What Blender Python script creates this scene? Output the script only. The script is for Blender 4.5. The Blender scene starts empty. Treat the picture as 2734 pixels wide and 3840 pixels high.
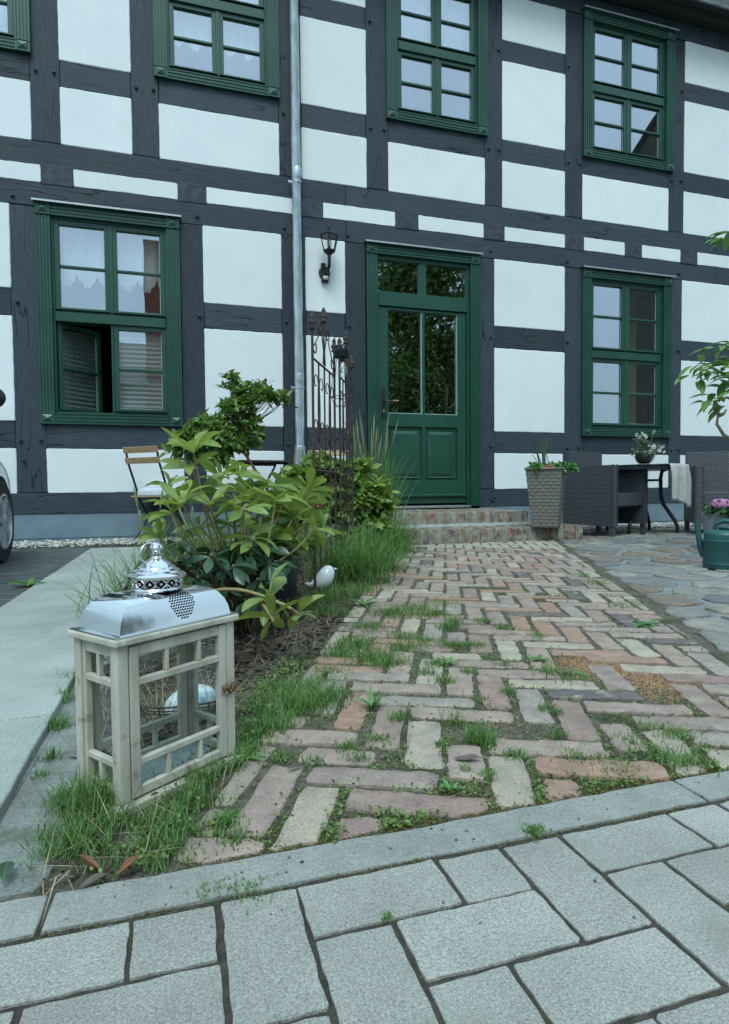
import bpy, bmesh, math, random
import numpy as np
from mathutils import Vector, Matrix, noise as mnoise
random.seed(11); RNG = np.random.default_rng(11)
S = bpy.context.scene; COL = S.collection
R = math.radians; PI = math.pi

# ------------------------------------------------------------------ camera
FPX = 2283.877; CH = 0.5206
RT = Vector((0.95625681, -0.29240865, -0.0083724)); UP = Vector((0.01875362, 0.03271735, 0.99928869)); FW = Vector((0.29192673, 0.95573362, -0.03676992))
cd = bpy.data.cameras.new('camera'); cam = bpy.data.objects.new('camera', cd); COL.objects.link(cam); S.camera = cam
cd.sensor_fit = 'VERTICAL'; cd.sensor_height = 36; cd.sensor_width = 36; cd.lens = FPX*36/3840; cd.clip_start = .02; cd.clip_end = 600
cam.matrix_world = Matrix(((RT.x, UP.x, -FW.x, 0), (RT.y, UP.y, -FW.y, 0), (RT.z, UP.z, -FW.z, CH), (0, 0, 0, 1)))
def ray(px, py):
    return FW + RT*((px*1.6834-1367)/FPX) - UP*((py*1.6834-1920)/FPX)
def gz(px, py, z=0):      # point at height z seen at that spot of the photograph
    d = ray(px, py); return Vector((0, 0, CH)) + d*((z-CH)/d.z)
def wy(px, py, Y):        # point at distance Y in front of the camera's foot, towards the house
    d = ray(px, py); return Vector((0, 0, CH)) + d*(Y/d.y)

# ------------------------------------------------------------------ light
W = bpy.data.worlds.new('World'); S.world = W; W.use_nodes = True
nt = W.node_tree; nt.nodes.clear(); N = nt.nodes.new; LK = nt.links.new
sky = N('ShaderNodeTexSky'); sky.sky_type = 'NISHITA'; sky.sun_disc = False; sky.sun_elevation = R(58); sky.sun_rotation = R(200)
geo = N('ShaderNodeTexCoord'); sep = N('ShaderNodeSeparateXYZ'); LK(geo.outputs['Generated'], sep.inputs[0])
ns = N('ShaderNodeTexNoise'); ns.inputs['Scale'].default_value = 2.2; ns.inputs['Detail'].default_value = 4; LK(geo.outputs['Generated'], ns.inputs['Vector'])
mr = N('ShaderNodeMapRange'); mr.inputs[1].default_value = .3; mr.inputs[2].default_value = .7; mr.inputs[3].default_value = .86; mr.inputs[4].default_value = 1.12; LK(ns.outputs['Fac'], mr.inputs[0])
el = N('ShaderNodeMapRange'); el.inputs[1].default_value = 0; el.inputs[2].default_value = 1; el.inputs[3].default_value = .62; el.inputs[4].default_value = 1.15; LK(sep.outputs['Z'], el.inputs[0])
mm = N('ShaderNodeMath'); mm.operation = 'MULTIPLY'; LK(mr.outputs[0], mm.inputs[0]); LK(el.outputs[0], mm.inputs[1])
cl = N('ShaderNodeVectorMath'); cl.operation = 'SCALE'; cl.inputs[0].default_value = (4.55, 6.6, 8.0); LK(mm.outputs[0], cl.inputs['Scale'])
mx = N('ShaderNodeMix'); mx.data_type = 'RGBA'; mx.inputs['Factor'].default_value = .82; LK(sky.outputs[0], mx.inputs[6]); LK(cl.outputs[0], mx.inputs[7])
bg = N('ShaderNodeBackground'); bg.inputs['Strength'].default_value = .12; LK(mx.outputs[2], bg.inputs[0])
ow = N('ShaderNodeOutputWorld'); LK(bg.outputs[0], ow.inputs[0])
sl = bpy.data.lights.new('sun', 'SUN'); sl.energy = 1.4; sl.angle = R(28); sl.color = (.86, 1, 1.0)
so = bpy.data.objects.new('sun', sl); COL.objects.link(so); so.rotation_euler = (R(32), 0, R(-20)); so.location = (0, -5, 20)
vs = S.view_settings; vs.view_transform = 'Standard'; vs.look = 'None'; vs.exposure = .66; vs.gamma = 1; vs.use_curve_mapping = False
S.cycles.use_denoising = True; S.cycles.max_bounces = 8; S.cycles.transparent_max_bounces = 16; S.cycles.caustics_reflective = False; S.cycles.caustics_refractive = False
S.render.film_transparent = False

# ------------------------------------------------------------------ materials
MATS = {}
def _mat(name):
    m = bpy.data.materials.new(name); m.use_nodes = True; MATS[name] = m
    t = m.node_tree; t.nodes.clear(); o = t.nodes.new('ShaderNodeOutputMaterial'); b = t.nodes.new('ShaderNodeBsdfPrincipled'); t.links.new(b.outputs[0], o.inputs[0])
    return m, t, b, o
def c4(c): return (c[0], c[1], c[2], 1)
class G:
    """small node-graph helper"""
    def __init__(s, t): s.t = t
    def n(s, k, **kw):
        x = s.t.nodes.new(k)
        for a, v in kw.items(): setattr(x, a, v)
        return x
    def l(s, a, b): s.t.links.new(a, b)
    def pos(s, scale=(1, 1, 1), obj=False):
        if obj: src = s.n('ShaderNodeTexCoord').outputs['Object']
        else: src = s.n('ShaderNodeNewGeometry').outputs['Position']
        mp = s.n('ShaderNodeMapping'); mp.inputs['Scale'].default_value = scale; s.l(src, mp.inputs[0]); return mp.outputs[0]
    def noise(s, vec, scale, detail=4, rough=.55, dist=0):
        x = s.n('ShaderNodeTexNoise'); x.inputs['Scale'].default_value = scale; x.inputs['Detail'].default_value = detail; x.inputs['Roughness'].default_value = rough; x.inputs['Distortion'].default_value = dist
        if vec: s.l(vec, x.inputs['Vector'])
        return x.outputs['Fac']
    def ramp(s, fac, stops, interp='LINEAR'):
        x = s.n('ShaderNodeValToRGB'); e = x.color_ramp.elements; x.color_ramp.interpolation = interp
        while len(e) < len(stops): e.new(.5)
        for k, (p, c) in enumerate(stops): e[k].position = p; e[k].color = c4(c) if hasattr(c, '__len__') else (c, c, c, 1)
        s.l(fac, x.inputs[0]); return x.outputs[0]
    def mix(s, fac, a, b, mode='MIX'):
        x = s.n('ShaderNodeMix', data_type='RGBA', blend_type=mode)
        for v, i in ((fac, 0), (a, 6), (b, 7)):
            if hasattr(v, 'default_value') or hasattr(v, 'is_linked'): s.l(v, x.inputs[i])
            elif i == 0: x.inputs[0].default_value = v
            else: x.inputs[i].default_value = c4(v)
        return x.outputs[2]
    def mul(s, a, k):
        x = s.n('ShaderNodeMath', operation='MULTIPLY'); s.l(a, x.inputs[0])
        if hasattr(k, 'is_linked'): s.l(k, x.inputs[1])
        else: x.inputs[1].default_value = k
        return x.outputs[0]
    def add(s, a, b):
        x = s.n('ShaderNodeMath', operation='ADD'); s.l(a, x.inputs[0])
        if hasattr(b, 'is_linked'): s.l(b, x.inputs[1])
        else: x.inputs[1].default_value = b
        return x.outputs[0]
    def bump(s, h, strength, dist, b):
        x = s.n('ShaderNodeBump'); x.inputs['Strength'].default_value = strength; x.inputs['Distance'].default_value = dist; s.l(h, x.inputs['Height']); s.l(x.outputs[0], b.inputs['Normal'])
def mat(name, a, b2=None, scale=12, rough=.7, bump=.3, bscale=150, bdist=.002, rnd=0, metal=0, spec=.5, stretch=(1, 1, 1), lo=.35, hi=.65, detail=5, palette=None, speck=None, stain=None, coat=0, objspace=False, grain=None):
    """base colour a..b2 mottled by noise; palette: per-object colours; speck: (scale, threshold, colour) small grains; stain: (scale, lo, hi, colour) patches of dirt"""
    m, t, p, o = _mat(name); g = G(t); v = g.pos(stretch, objspace)
    f = g.noise(v, scale, detail)
    if palette:
        oi = g.n('ShaderNodeObjectInfo'); n = len(palette)
        base = g.ramp(oi.outputs['Random'], [(k/n, c) for k, c in enumerate(palette)], 'CONSTANT')
        col = g.mix(g.ramp(f, [(lo, 0), (hi, 1)]), g.mix(1, base, a, 'MULTIPLY'), g.mix(1, base, b2 or a, 'MULTIPLY'))
    else:
        col = g.ramp(f, [(lo, a), (hi, b2 or a)])
    if rnd:
        oi = g.n('ShaderNodeObjectInfo'); r = g.n('ShaderNodeMapRange'); r.inputs[3].default_value = 1-rnd; r.inputs[4].default_value = 1+rnd; g.l(oi.outputs['Random'], r.inputs[0])
        x = g.n('ShaderNodeVectorMath', operation='SCALE'); g.l(col, x.inputs[0]); g.l(r.outputs[0], x.inputs['Scale']); col = x.outputs[0]
    if grain:
        gr_ = g.n('ShaderNodeMapRange'); gr_.inputs[1].default_value = .3; gr_.inputs[2].default_value = .7; gr_.inputs[3].default_value = grain[1]; gr_.inputs[4].default_value = grain[2]; g.l(g.noise(g.pos((1, 1, 1), objspace), grain[0], 3, .7), gr_.inputs[0])
        x = g.n('ShaderNodeVectorMath', operation='SCALE'); g.l(col, x.inputs[0]); g.l(gr_.outputs[0], x.inputs['Scale']); col = x.outputs[0]
    for sp in (speck or []):
        col = g.mix(g.ramp(g.noise(g.pos((1, 1, 1), objspace), sp[0], 2), [(sp[1], 0), (sp[1]+.04, 1)]), col, sp[2])
    for st in (stain or []):
        col = g.mix(g.ramp(g.noise(g.pos((1, 1, 1), objspace), st[0], 6, .65), [(st[1], 0), (st[2], 1)]), col, st[3])
    g.l(col, p.inputs['Base Color']); p.inputs['Roughness'].default_value = rough; p.inputs['Metallic'].default_value = metal; p.inputs['Specular IOR Level'].default_value = spec; p.inputs['Coat Weight'].default_value = coat
    if bump:
        h = g.add(g.noise(v, bscale, 4, .6), g.mul(f, .8)); g.bump(h, bump, bdist, p)
    return m
def timber(name, stretch):
    m, t, p, o = _mat(name); g = G(t); v = g.pos(stretch)
    n1 = g.noise(v, 6, 6, .6); n2 = g.noise(g.pos((1, 1, 1)), 2.3, 4)
    col = g.ramp(n1, [(.3, (.018, .027, .038)), (.55, (.032, .047, .063)), (.75, (.05, .068, .082))])
    col = g.mix(g.ramp(n2, [(.4, 0), (.75, .55)]), col, (.045, .055, .06))
    # drying cracks: a thin contour of a long stretched noise, only in places
    cv = g.noise(g.pos(tuple((.42 if s > 1 else .7)*s for s in stretch)), 1.15, 3, .45, .25)
    ck = g.ramp(cv, [(.490, 0), (.497, 1), (.503, 1), (.510, 0)])
    where = g.ramp(g.noise(g.pos((.7, .7, .7)), 1.7, 2), [(.53, 0), (.58, 1)])
    crack = g.mul(ck, where)
    col = g.mix(crack, col, (.004, .006, .009))
    oi = g.n('ShaderNodeObjectInfo'); vr = g.n('ShaderNodeMapRange'); vr.inputs[3].default_value = .80; vr.inputs[4].default_value = 1.25; g.l(oi.outputs['Random'], vr.inputs[0]); xs_ = g.n('ShaderNodeVectorMath', operation='SCALE'); g.l(col, xs_.inputs[0]); g.l(vr.outputs[0], xs_.inputs['Scale']); col = xs_.outputs[0]
    pale = g.ramp(g.noise(v, 22, 5, .7), [(.7, 0), (.8, .6)])
    col = g.mix(g.mul(pale, g.ramp(n2, [(.55, 0), (.7, 1)])), col, (.16, .15, .13))
    g.l(col, p.inputs['Base Color']); p.inputs['Roughness'].default_value = .62; p.inputs['Specular IOR Level'].default_value = .35
    h = g.add(g.mul(n1, .6), g.mul(crack, -2.2)); h = g.add(h, g.mul(g.noise(v, 40, 4), .35)); g.bump(h, .55, .005, p)
    return m
def glass(name, base=.2, tint=(.96, 1, .98)):
    m, t, p, o = _mat(name); g = G(t); t.nodes.remove(p)
    tr = g.n('ShaderNodeBsdfTransparent'); tr.inputs[0].default_value = c4(tint); gl = g.n('ShaderNodeBsdfGlossy'); gl.inputs['Roughness'].default_value = .012; gl.inputs[0].default_value = (.93, .94, 1, 1)
    lw_ = g.n('ShaderNodeLayerWeight'); lw_.inputs[0].default_value = .5; pw = g.n('ShaderNodeMath', operation='POWER'); g.l(lw_.outputs['Facing'], pw.inputs[0]); pw.inputs[1].default_value = 4; f = g.add(g.mul(pw.outputs[0], .8-base), base+.03)
    nb = g.n('ShaderNodeBump'); nb.inputs['Strength'].default_value = .035; nb.inputs['Distance'].default_value = .02; g.l(g.noise(g.pos(), 2.2, 1), nb.inputs['Height']); g.l(nb.outputs[0], gl.inputs['Normal'])
    mxs = g.n('ShaderNodeMixShader'); g.l(f, mxs.inputs[0]); g.l(tr.outputs[0], mxs.inputs[1]); g.l(gl.outputs[0], mxs.inputs[2]); g.l(mxs.outputs[0], o.inputs[0]); return m
def leafmat(name, a, b, rough=.45, rib=None, island=True, back=None, trans=.25, objspace=True, spec=.5):
    m, t, p, o = _mat(name); g = G(t)
    src = g.n('ShaderNodeNewGeometry').outputs['Random Per Island'] if island else g.n('ShaderNodeObjectInfo').outputs['Random']
    col = g.ramp(src, [(0, a), (.5, tuple((x+y)/2 for x, y in zip(a, b))), (1, b)])
    col = g.mix(g.ramp(g.noise(g.pos(), 30, 3), [(.35, 0), (.7, .4)]), col, tuple(.6*x for x in a))
    if rib:
        sx = g.n('ShaderNodeSeparateXYZ'); g.l(g.n('ShaderNodeTexCoord').outputs['Object'], sx.inputs[0])
        ab = g.n('ShaderNodeMath', operation='ABSOLUTE'); g.l(sx.outputs['Y'], ab.inputs[0])
        col = g.mix(g.ramp(ab.outputs[0], [(.0, 1), (.02, 0)]), col, rib)
    if back:
        ge = g.n('ShaderNodeNewGeometry'); col = g.mix(ge.outputs['Backfacing'], col, back)
    g.l(col, p.inputs['Base Color']); p.inputs['Roughness'].default_value = rough; p.inputs['Specular IOR Level'].default_value = spec
    if trans:
        tl = g.n('ShaderNodeBsdfTranslucent'); g.l(g.mix(.6, col, (1.0, 1.0, .35), 'MULTIPLY'), tl.inputs[0]); ms = g.n('ShaderNodeMixShader'); ms.inputs[0].default_value = trans
        g.l(p.outputs[0], ms.inputs[1]); g.l(tl.outputs[0], ms.inputs[2]); g.l(ms.outputs[0], o.inputs[0])
    return m

M_TH = timber('timber_lengthwise', (1, 8, 14)); M_TV = timber('timber_upright', (14, 8, 1)); M_TE = mat('timber_end_grain', (.02, .028, .038), (.045, .06, .075), 14, .7, .8, 60, .004)
M_PLASTER = mat('lime_plaster', (.755, .785, .785), (.80, .825, .815), 2.2, .9, .8, 90, .0024, grain=(210, .94, 1.04), stain=[(.9, .55, .85, (.69, .72, .70)), (14, .68, .8, (.69, .71, .68)), (5, .62, .78, (.72, .74, .71))], rnd=.035)
M_GREEN = mat('green_gloss_paint', (.010, .058, .036), (.015, .075, .046), 3, .36, .25, 60, .0007, spec=.5, stain=[(5, .66, .8, (.03, .11, .085))])
M_PLINTH = mat('painted_plinth_render', (.15, .215, .255), (.19, .255, .295), 4, .85, .35, 90, .002, stain=[(2.2, .6, .75, (.12, .165, .19))])
M_ZINC = mat('galvanised_zinc', (.36, .42, .43), (.56, .62, .63), 16, .38, .15, 50, .001, metal=.75, stretch=(1, 1, .35))
M_ALU = mat('aluminium', (.36, .39, .38), (.48, .50, .49), 20, .45, 0, metal=.8)
M_IRON = mat('black_iron', (.008, .008, .012), (.014, .014, .02), 20, .45, .2, 120, .001)
M_RUST = mat('rusted_iron', (.030, .022, .020), (.085, .052, .038), 35, .8, .5, 160, .002)
M_DARK = mat('dark_wood_cornice', (.008, .012, .012), (.018, .024, .022), 5, .6, .4, 60, .003, stretch=(1, 6, 6))
M_ROOF = mat('clay_roof_tile', (.22, .08, .05), (.32, .14, .09), 6, .8, .4, 60, .004)
M_GLASS = glass('window_glass', .26); M_DGLASS = glass('door_glass', .34, (.55, .62, .58)); M_LGLASS = glass('thin_glass', -.005, (.975, .992, .988))
M_ROOM = mat('room_plaster', (.33, .30, .22), (.38, .34, .25), 3, .9, 0); M_ROOMD = mat('dim_painted_wall', (.03, .035, .035), (.05, .055, .05), 3, .9, 0)  # dark copy of the room colour puts the dimness into the walls
M_CLOTHW = mat('white_net_fabric', (.72, .76, .80), (.85, .88, .90), 40, .9, .3, 400, .001, spec=.2)
M_PAVER = mat('concrete_paver', (.285, .28, .248), (.35, .342, .305), 7, .88, 1, 330, .0022, rnd=.10, grain=(340, .52, 1.42), speck=[(300, .70, (.15, .16, .15)), (240, .71, (.52, .54, .50)), (520, .70, (.14, .15, .14))], stain=[(6, .56, .74, (.225, .228, .19)), (2.5, .55, .75, (.25, .25, .215)), (19, .66, .74, (.20, .20, .16))])
M_KERB = mat('kerb_concrete', (.235, .24, .215), (.295, .30, .27), 14, .9, .9, 260, .002, rnd=.05, grain=(330, .66, 1.28), speck=[(260, .68, (.10, .13, .13)), (210, .73, (.48, .52, .50))], stain=[(9, .6, .75, (.14, .17, .14))])
M_STRIP = mat('old_concrete_slab', (.31, .335, .31), (.37, .395, .365), 5, .9, .9, 240, .002, rnd=.05, grain=(230, .66, 1.28), speck=[(240, .70, (.2, .22, .21)), (60, .76, (.14, .16, .16))], stain=[(2.2, .5, .72, (.26, .275, .25)), (8, .60, .74, (.24, .25, .22)), (22, .68, .76, (.2, .21, .18))])
M_FOOT = mat('mossy_concrete_footing', (.15, .165, .145), (.24, .255, .235), 14, .92, .9, 160, .004, grain=(200, .66, 1.3), speck=[(90, .74, (.45, .5, .48))], stain=[(11, .55, .7, (.085, .105, .06))])
BRICKP = [(.315, .24, .21), (.385, .325, .262), (.29, .22, .19), (.355, .305, .25), (.27, .195, .17), (.385, .345, .28), (.32, .25, .21), (.33, .215, .165), (.285, .225, .20), (.335, .26, .22), (.145, .125, .125), (.37, .32, .255), (.33, .205, .15), (.31, .26, .22), (.335, .26, .225), (.285, .20, .175), (.30, .26, .23)]
M_BRICK = mat('old_paving_brick', (1.18, 1.14, 1.09), (.84, .83, .82), 17, .9, 1, 150, .0038, palette=BRICKP, grain=(260, .68, 1.25), speck=[(230, .71, (.13, .11, .10)), (120, .73, (.44, .39, .31)), (70, .76, (.06, .055, .05))], stain=[(13, .56, .70, (.36, .31, .235)), (9, .62, .74, (.30, .17, .13)), (24, .64, .74, (.13, .13, .07))])
M_SBRICK = mat('step_brick', (1.1, 1.05, 1.0), (.6, .62, .6), 24, .9, .9, 120, .004, grain=(160, .7, 1.25), palette=[(.21, .10, .065), (.19, .14, .10), (.15, .10, .085), (.23, .14, .085), (.25, .215, .16), (.12, .10, .09), (.28, .265, .22), (.19, .085, .06)], stain=[(15, .42, .60, (.31, .285, .235)), (30, .55, .66, (.14, .12, .1))])
M_MORTAR = mat('pale_mortar', (.22, .24, .22), (.32, .34, .31), 20, .95, .9, 120, .004)
M_JOINT = mat('joint_sand', (.068, .061, .046), (.14, .125, .092), 60, .95, 1, 260, .004, speck=[(160, .68, (.24, .22, .18)), (200, .72, (.012, .012, .012))], stain=[(6, .5, .62, (.045, .055, .018))])
M_JOINTD = mat('dark_joint_soil', (.030, .026, .020), (.07, .060, .045), 50, .95, 1, 240, .004, speck=[(180, .72, (.2, .18, .14))], stain=[(9, .55, .66, (.05, .055, .02))])
M_SOIL = mat('garden_soil', (.022, .017, .013), (.06, .045, .032), 18, .97, 1, 90, .012, speck=[(90, .7, (.16, .13, .09))])
M_COBP = [(.25, .245, .21), (.205, .205, .185), (.30, .275, .215), (.25, .185, .15), (.19, .19, .185), (.315, .30, .25), (.23, .175, .13), (.255, .235, .195), (.17, .172, .165), (.27, .25, .21)]
M_COBBLE = mat('field_stone', (1.0, 1.0, 1.0), (.70, .72, .72), 15, .85, 1, 70, .006, grain=(120, .6, 1.3), stain=[(7, .54, .68, (.155, .16, .15))], palette=M_COBP, speck=[(190, .70, (.13, .14, .14)), (150, .74, (.45, .46, .43))])
M_GRIT = mat('grey_grit_mortar', (.15, .16, .16), (.25, .26, .255), 30, .95, 1, 200, .004, speck=[(130, .70, (.42, .45, .44)), (160, .7, (.06, .07, .07))])
M_GROUND = mat('packed_earth', (.12, .12, .1), (.18, .17, .14), 2, .95, .5, 60, .01)
M_RIB = mat('ribbed_grey_decking', (.06, .07, .072), (.10, .112, .112), 12, .8, .5, 80, .002, stain=[(4, .55, .7, (.14, .15, .13))])
M_PEBBLE = mat('pale_gravel', (.45, .45, .41), (.62, .62, .57), 60, .85, .3, 120, .002)
M_MULCH = leafmat('bark_mulch', (.028, .019, .013), (.13, .085, .058), .9, trans=0); M_STRAW = leafmat('dry_straw', (.22, .175, .10), (.42, .36, .24), .8, trans=.1)
M_RUBBLE = leafmat('orange_brick_crumbs', (.24, .115, .055), (.42, .25, .13), .95, trans=0); M_CRUMB = leafmat('dark_pebbles', (.035, .04, .05), (.20, .19, .18), .9, trans=0)

# ------------------------------------------------------------------ mesh helpers
class MB:
    def __init__(s): s.v = []; s.f = []
    def add(s, vs, fs):
        n = len(s.v); s.v += [tuple(q) for q in vs]; s.f += [tuple(i+n for i in f) for f in fs]; return s
    def box(s, x0, x1, y0, y1, z0, z1, M=None):
        v = [Vector((x, y, z)) for x in (x0, x1) for y in (y0, y1) for z in (z0, z1)]
        if M: v = [M @ q for q in v]
        return s.add(v, [(0, 1, 3, 2), (4, 6, 7, 5), (0, 4, 5, 1), (2, 3, 7, 6), (0, 2, 6, 4), (1, 5, 7, 3)])
    def bar(s, a, b, w, h, up=(0, 0, 1)):
        a, b = Vector(a), Vector(b); d = b-a; L = d.length; d.normalize(); u = Vector(up); sd = d.cross(u)
        if sd.length < 1e-5: sd = d.cross(Vector((1, 0, 0)))
        sd.normalize(); u = sd.cross(d); M = Matrix((sd, d, u)).transposed().to_4x4(); M.translation = a
        return s.box(-w/2, w/2, 0, L, -h/2, h/2, M)
    def tube(s, pts, r, n=8, cap=True):
        pts = [Vector(p) for p in pts]; rs = r if hasattr(r, '__len__') else [r]*len(pts); vs = []; fs = []
        t = (pts[1]-pts[0]).normalized(); u = t.orthogonal().normalized()
        for k, p in enumerate(pts):
            a = pts[max(k-1, 0)]; b = pts[min(k+1, len(pts)-1)]; t = (b-a)
            if t.length < 1e-9: t = Vector((0, 0, 1))
            t.normalize(); u = (u-t*u.dot(t)); u = u.normalized() if u.length > 1e-6 else t.orthogonal().normalized(); w = t.cross(u)
            for j in range(n):
                a_ = 2*PI*j/n; vs.append(p+(u*math.cos(a_)+w*math.sin(a_))*rs[k])
        for k in range(len(pts)-1):
            for j in range(n):
                j2 = (j+1) % n; fs.append((k*n+j, k*n+j2, (k+1)*n+j2, (k+1)*n+j))
        if cap: fs += [tuple(range(n-1, -1, -1)), tuple((len(pts)-1)*n+j for j in range(n))]
        return s.add(vs, fs)
    def lathe(s, prof, n=20, c=(0, 0, 0), M=None):
        vs = []; fs = []
        for r, z in prof:
            for j in range(n):
                a = 2*PI*j/n; q = Vector((r*math.cos(a), r*math.sin(a), z))
                vs.append((M @ q if M else q)+Vector(c))
        for k in range(len(prof)-1):
            for j in range(n):
                j2 = (j+1) % n; fs.append((k*n+j, k*n+j2, (k+1)*n+j2, (k+1)*n+j))
        fs += [tuple(range(n-1, -1, -1)), tuple((len(prof)-1)*n+j for j in range(n))]
        return s.add(vs, fs)
    def ball(s, c, r, n=10, m=6, sq=(1, 1, 1)):
        vs = []; fs = []; c = Vector(c)
        for i in range(m+1):
            t = PI*i/m
            for j in range(n):
                a = 2*PI*j/n; vs.append(c+Vector((r*sq[0]*math.sin(t)*math.cos(a), r*sq[1]*math.sin(t)*math.sin(a), -r*sq[2]*math.cos(t))))
        for i in range(m):
            for j in range(n): fs.append((i*n+j, i*n+(j+1) % n, (i+1)*n+(j+1) % n, (i+1)*n+j))
        return s.add(vs, fs)
    def extrude(s, prof, a, b, U, V):      # closed 2-D profile (u, v) swept from a to b
        a, b, U, V = map(Vector, (a, b, U, V)); n = len(prof)
        vs = [a+U*p+V*q for p, q in prof]+[b+U*p+V*q for p, q in prof]
        fs = [(k, (k+1) % n, n+(k+1) % n, n+k) for k in range(n)]+[tuple(range(n-1, -1, -1)), tuple(range(n, 2*n))]
        return s.add(vs, fs)
    def mesh(s, name, m, smooth=False):
        me = bpy.data.meshes.new(name); me.from_pydata([tuple(v) for v in s.v], [], s.f); me.update()
        if m: me.materials.append(m)
        bm = bmesh.new(); bm.from_mesh(me); bmesh.ops.remove_doubles(bm, verts=bm.verts, dist=1e-6); bmesh.ops.recalc_face_normals(bm, faces=bm.faces); bm.to_mesh(me); bm.free()
        if smooth: me.polygons.foreach_set('use_smooth', [True]*len(me.polygons))
        return me
def link(name, me, parent=None, loc=None, rot=None, scale=None):
    o = bpy.data.objects.new(name, me); COL.objects.link(o)
    if parent: o.parent = parent
    if loc is not None: o.location = loc
    if rot is not None: o.rotation_euler = rot
    if scale is not None: o.scale = (scale,)*3 if not hasattr(scale, '__len__') else scale
    return o
def obj(name, mb, m, parent=None, smooth=False, loc=None, rot=None, bevel=0, seg=2, kind=None, label=None, angle=None):
    o = link(name, mb.mesh(name, m, smooth), parent, loc, rot)
    if bevel:
        b = o.modifiers.new('bevel', 'BEVEL'); b.width = bevel; b.segments = seg; b.limit_method = 'ANGLE'; b.angle_limit = R(40)
    if angle:
        o.data.polygons.foreach_set('use_smooth', [True]*len(o.data.polygons)); o.data.set_sharp_from_angle(angle=R(angle))
    if kind: o['kind'] = kind
    if label: o['label'] = label
    return o
def tag(o, label, cat, group=None):
    o['label'] = label; o['category'] = cat
    if group: o['group'] = group
    return o
def thing(name, label, cat, loc=(0, 0, 0), rz=0, group=None):
    o = bpy.data.objects.new(name, None); COL.objects.link(o); o.empty_display_size = .1; o.location = loc; o.rotation_euler = (0, 0, rz)
    return tag(o, label, cat, group)
def struct(name, mb, m, kind='structure', **kw):
    o = obj(name, mb, m, **kw); o['kind'] = kind; return o
def dup(root, loc, rz, label, group=None):
    r = root.copy(); COL.objects.link(r); r.location = loc; r.rotation_euler = (0, 0, rz); r['label'] = label
    if group: r['group'] = group
    for ch in list(root.children):
        c = ch.copy(); COL.objects.link(c); c.parent = r
        for gch in list(ch.children):
            d = gch.copy(); COL.objects.link(d); d.parent = c
    return r
def resample(poly, step, wob=0, seed=0):
    out = []; rnd = random.Random(seed); n = len(poly)
    for k in range(n):
        a = Vector(poly[k]); b = Vector(poly[(k+1) % n]); L = (b-a).length; m = max(1, int(round(L/step)))
        nrm = Vector((b.y-a.y, a.x-b.x)).normalized() if L > 1e-6 else Vector((0, 0))
        for j in range(m):
            q = a.lerp(b, j/m)
            out.append(q+nrm*rnd.uniform(-wob, wob)+(Vector((rnd.uniform(-wob, wob), rnd.uniform(-wob, wob))) if j == 0 else Vector((0, 0))))
    return out
def chaikin(poly, r=.25, it=1):
    p = [Vector(q) for q in poly]
    for _ in range(it):
        o = []
        for k in range(len(p)): a, b = p[k], p[(k+1) % len(p)]; o += [a.lerp(b, r), a.lerp(b, 1-r)]
        p = o
    return p
def cut(poly, d):            # take the corners off a polygon by a length d
    p = [Vector(q) for q in poly]; o = []
    for k in range(len(p)):
        a, b, c = p[k-1], p[k], p[(k+1) % len(p)]; u, w = a-b, c-b
        e = min(d, u.length*.4, w.length*.4); o += [b+u.normalized()*e, b+w.normalized()*e]
    return o
def slab(mb, poly, top, bot, bev=.006, wob=0, seed=0, f=None, dome=0, toprough=0):
    """a stone: outline, rounded upper edge, slightly uneven top"""
    P = [Vector(q) for q in poly]; n = len(P)
    if n < 3: return mb
    A = sum(P[k].x*P[(k+1) % n].y-P[(k+1) % n].x*P[k].y for k in range(n))
    if A < 0: P.reverse()
    c = sum(P, Vector((0, 0)))/n; rnd = random.Random(seed)
    def inset(d): return [q+(c-q).normalized()*min(d, (c-q).length*.6) for q in P]
    zt = [top+rnd.uniform(-toprough, toprough) for _ in range(n)]
    rings = [[(q.x, q.y, bot) for q in P], [(q.x, q.y, z-bev) for q, z in zip(P, zt)], [(q.x, q.y, z-bev*.28) for q, z in zip(inset(bev*.4), zt)], [(q.x, q.y, z) for q, z in zip(inset(bev*1.15), zt)]]
    if dome or toprough: rings.append([(q.x, q.y, z*.4+top*.6+dome*.7) for q, z in zip([q.lerp(c, .45) for q in P], zt)])
    f = f or (lambda q: q); vs = [f(q) for r in rings for q in r]; fs = []
    for k in range(len(rings)-1): fs += [(k*n+j, k*n+(j+1) % n, (k+1)*n+(j+1) % n, (k+1)*n+j) for j in range(n)]
    if dome or toprough:
        vs.append(f((c.x, c.y, top+dome))); b = (len(rings)-1)*n; fs += [(b+j, b+(j+1) % n, len(vs)-1) for j in range(n)]
    else: fs.append(tuple((len(rings)-1)*n+j for j in range(n)))
    return mb.add(vs, fs)
def clip(poly, a, b):        # keep the part to the left of a->b
    a, b = Vector(a), Vector(b); d = b-a; out = []; n = len(poly); poly = [Vector(q) for q in poly]
    sd = [d.x*(q.y-a.y)-d.y*(q.x-a.x) for q in poly]
    for k in range(n):
        p, q, s0, s1 = poly[k], poly[(k+1) % n], sd[k], sd[(k+1) % n]
        if s0 >= 0: out.append(p)
        if (s0 >= 0) != (s1 >= 0): out.append(p.lerp(q, s0/(s0-s1)))
    return out
def area(p): return abs(sum(p[k][0]*p[(k+1) % len(p)][1]-p[(k+1) % len(p)][0]*p[k][1] for k in range(len(p))))/2 if len(p) > 2 else 0
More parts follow.
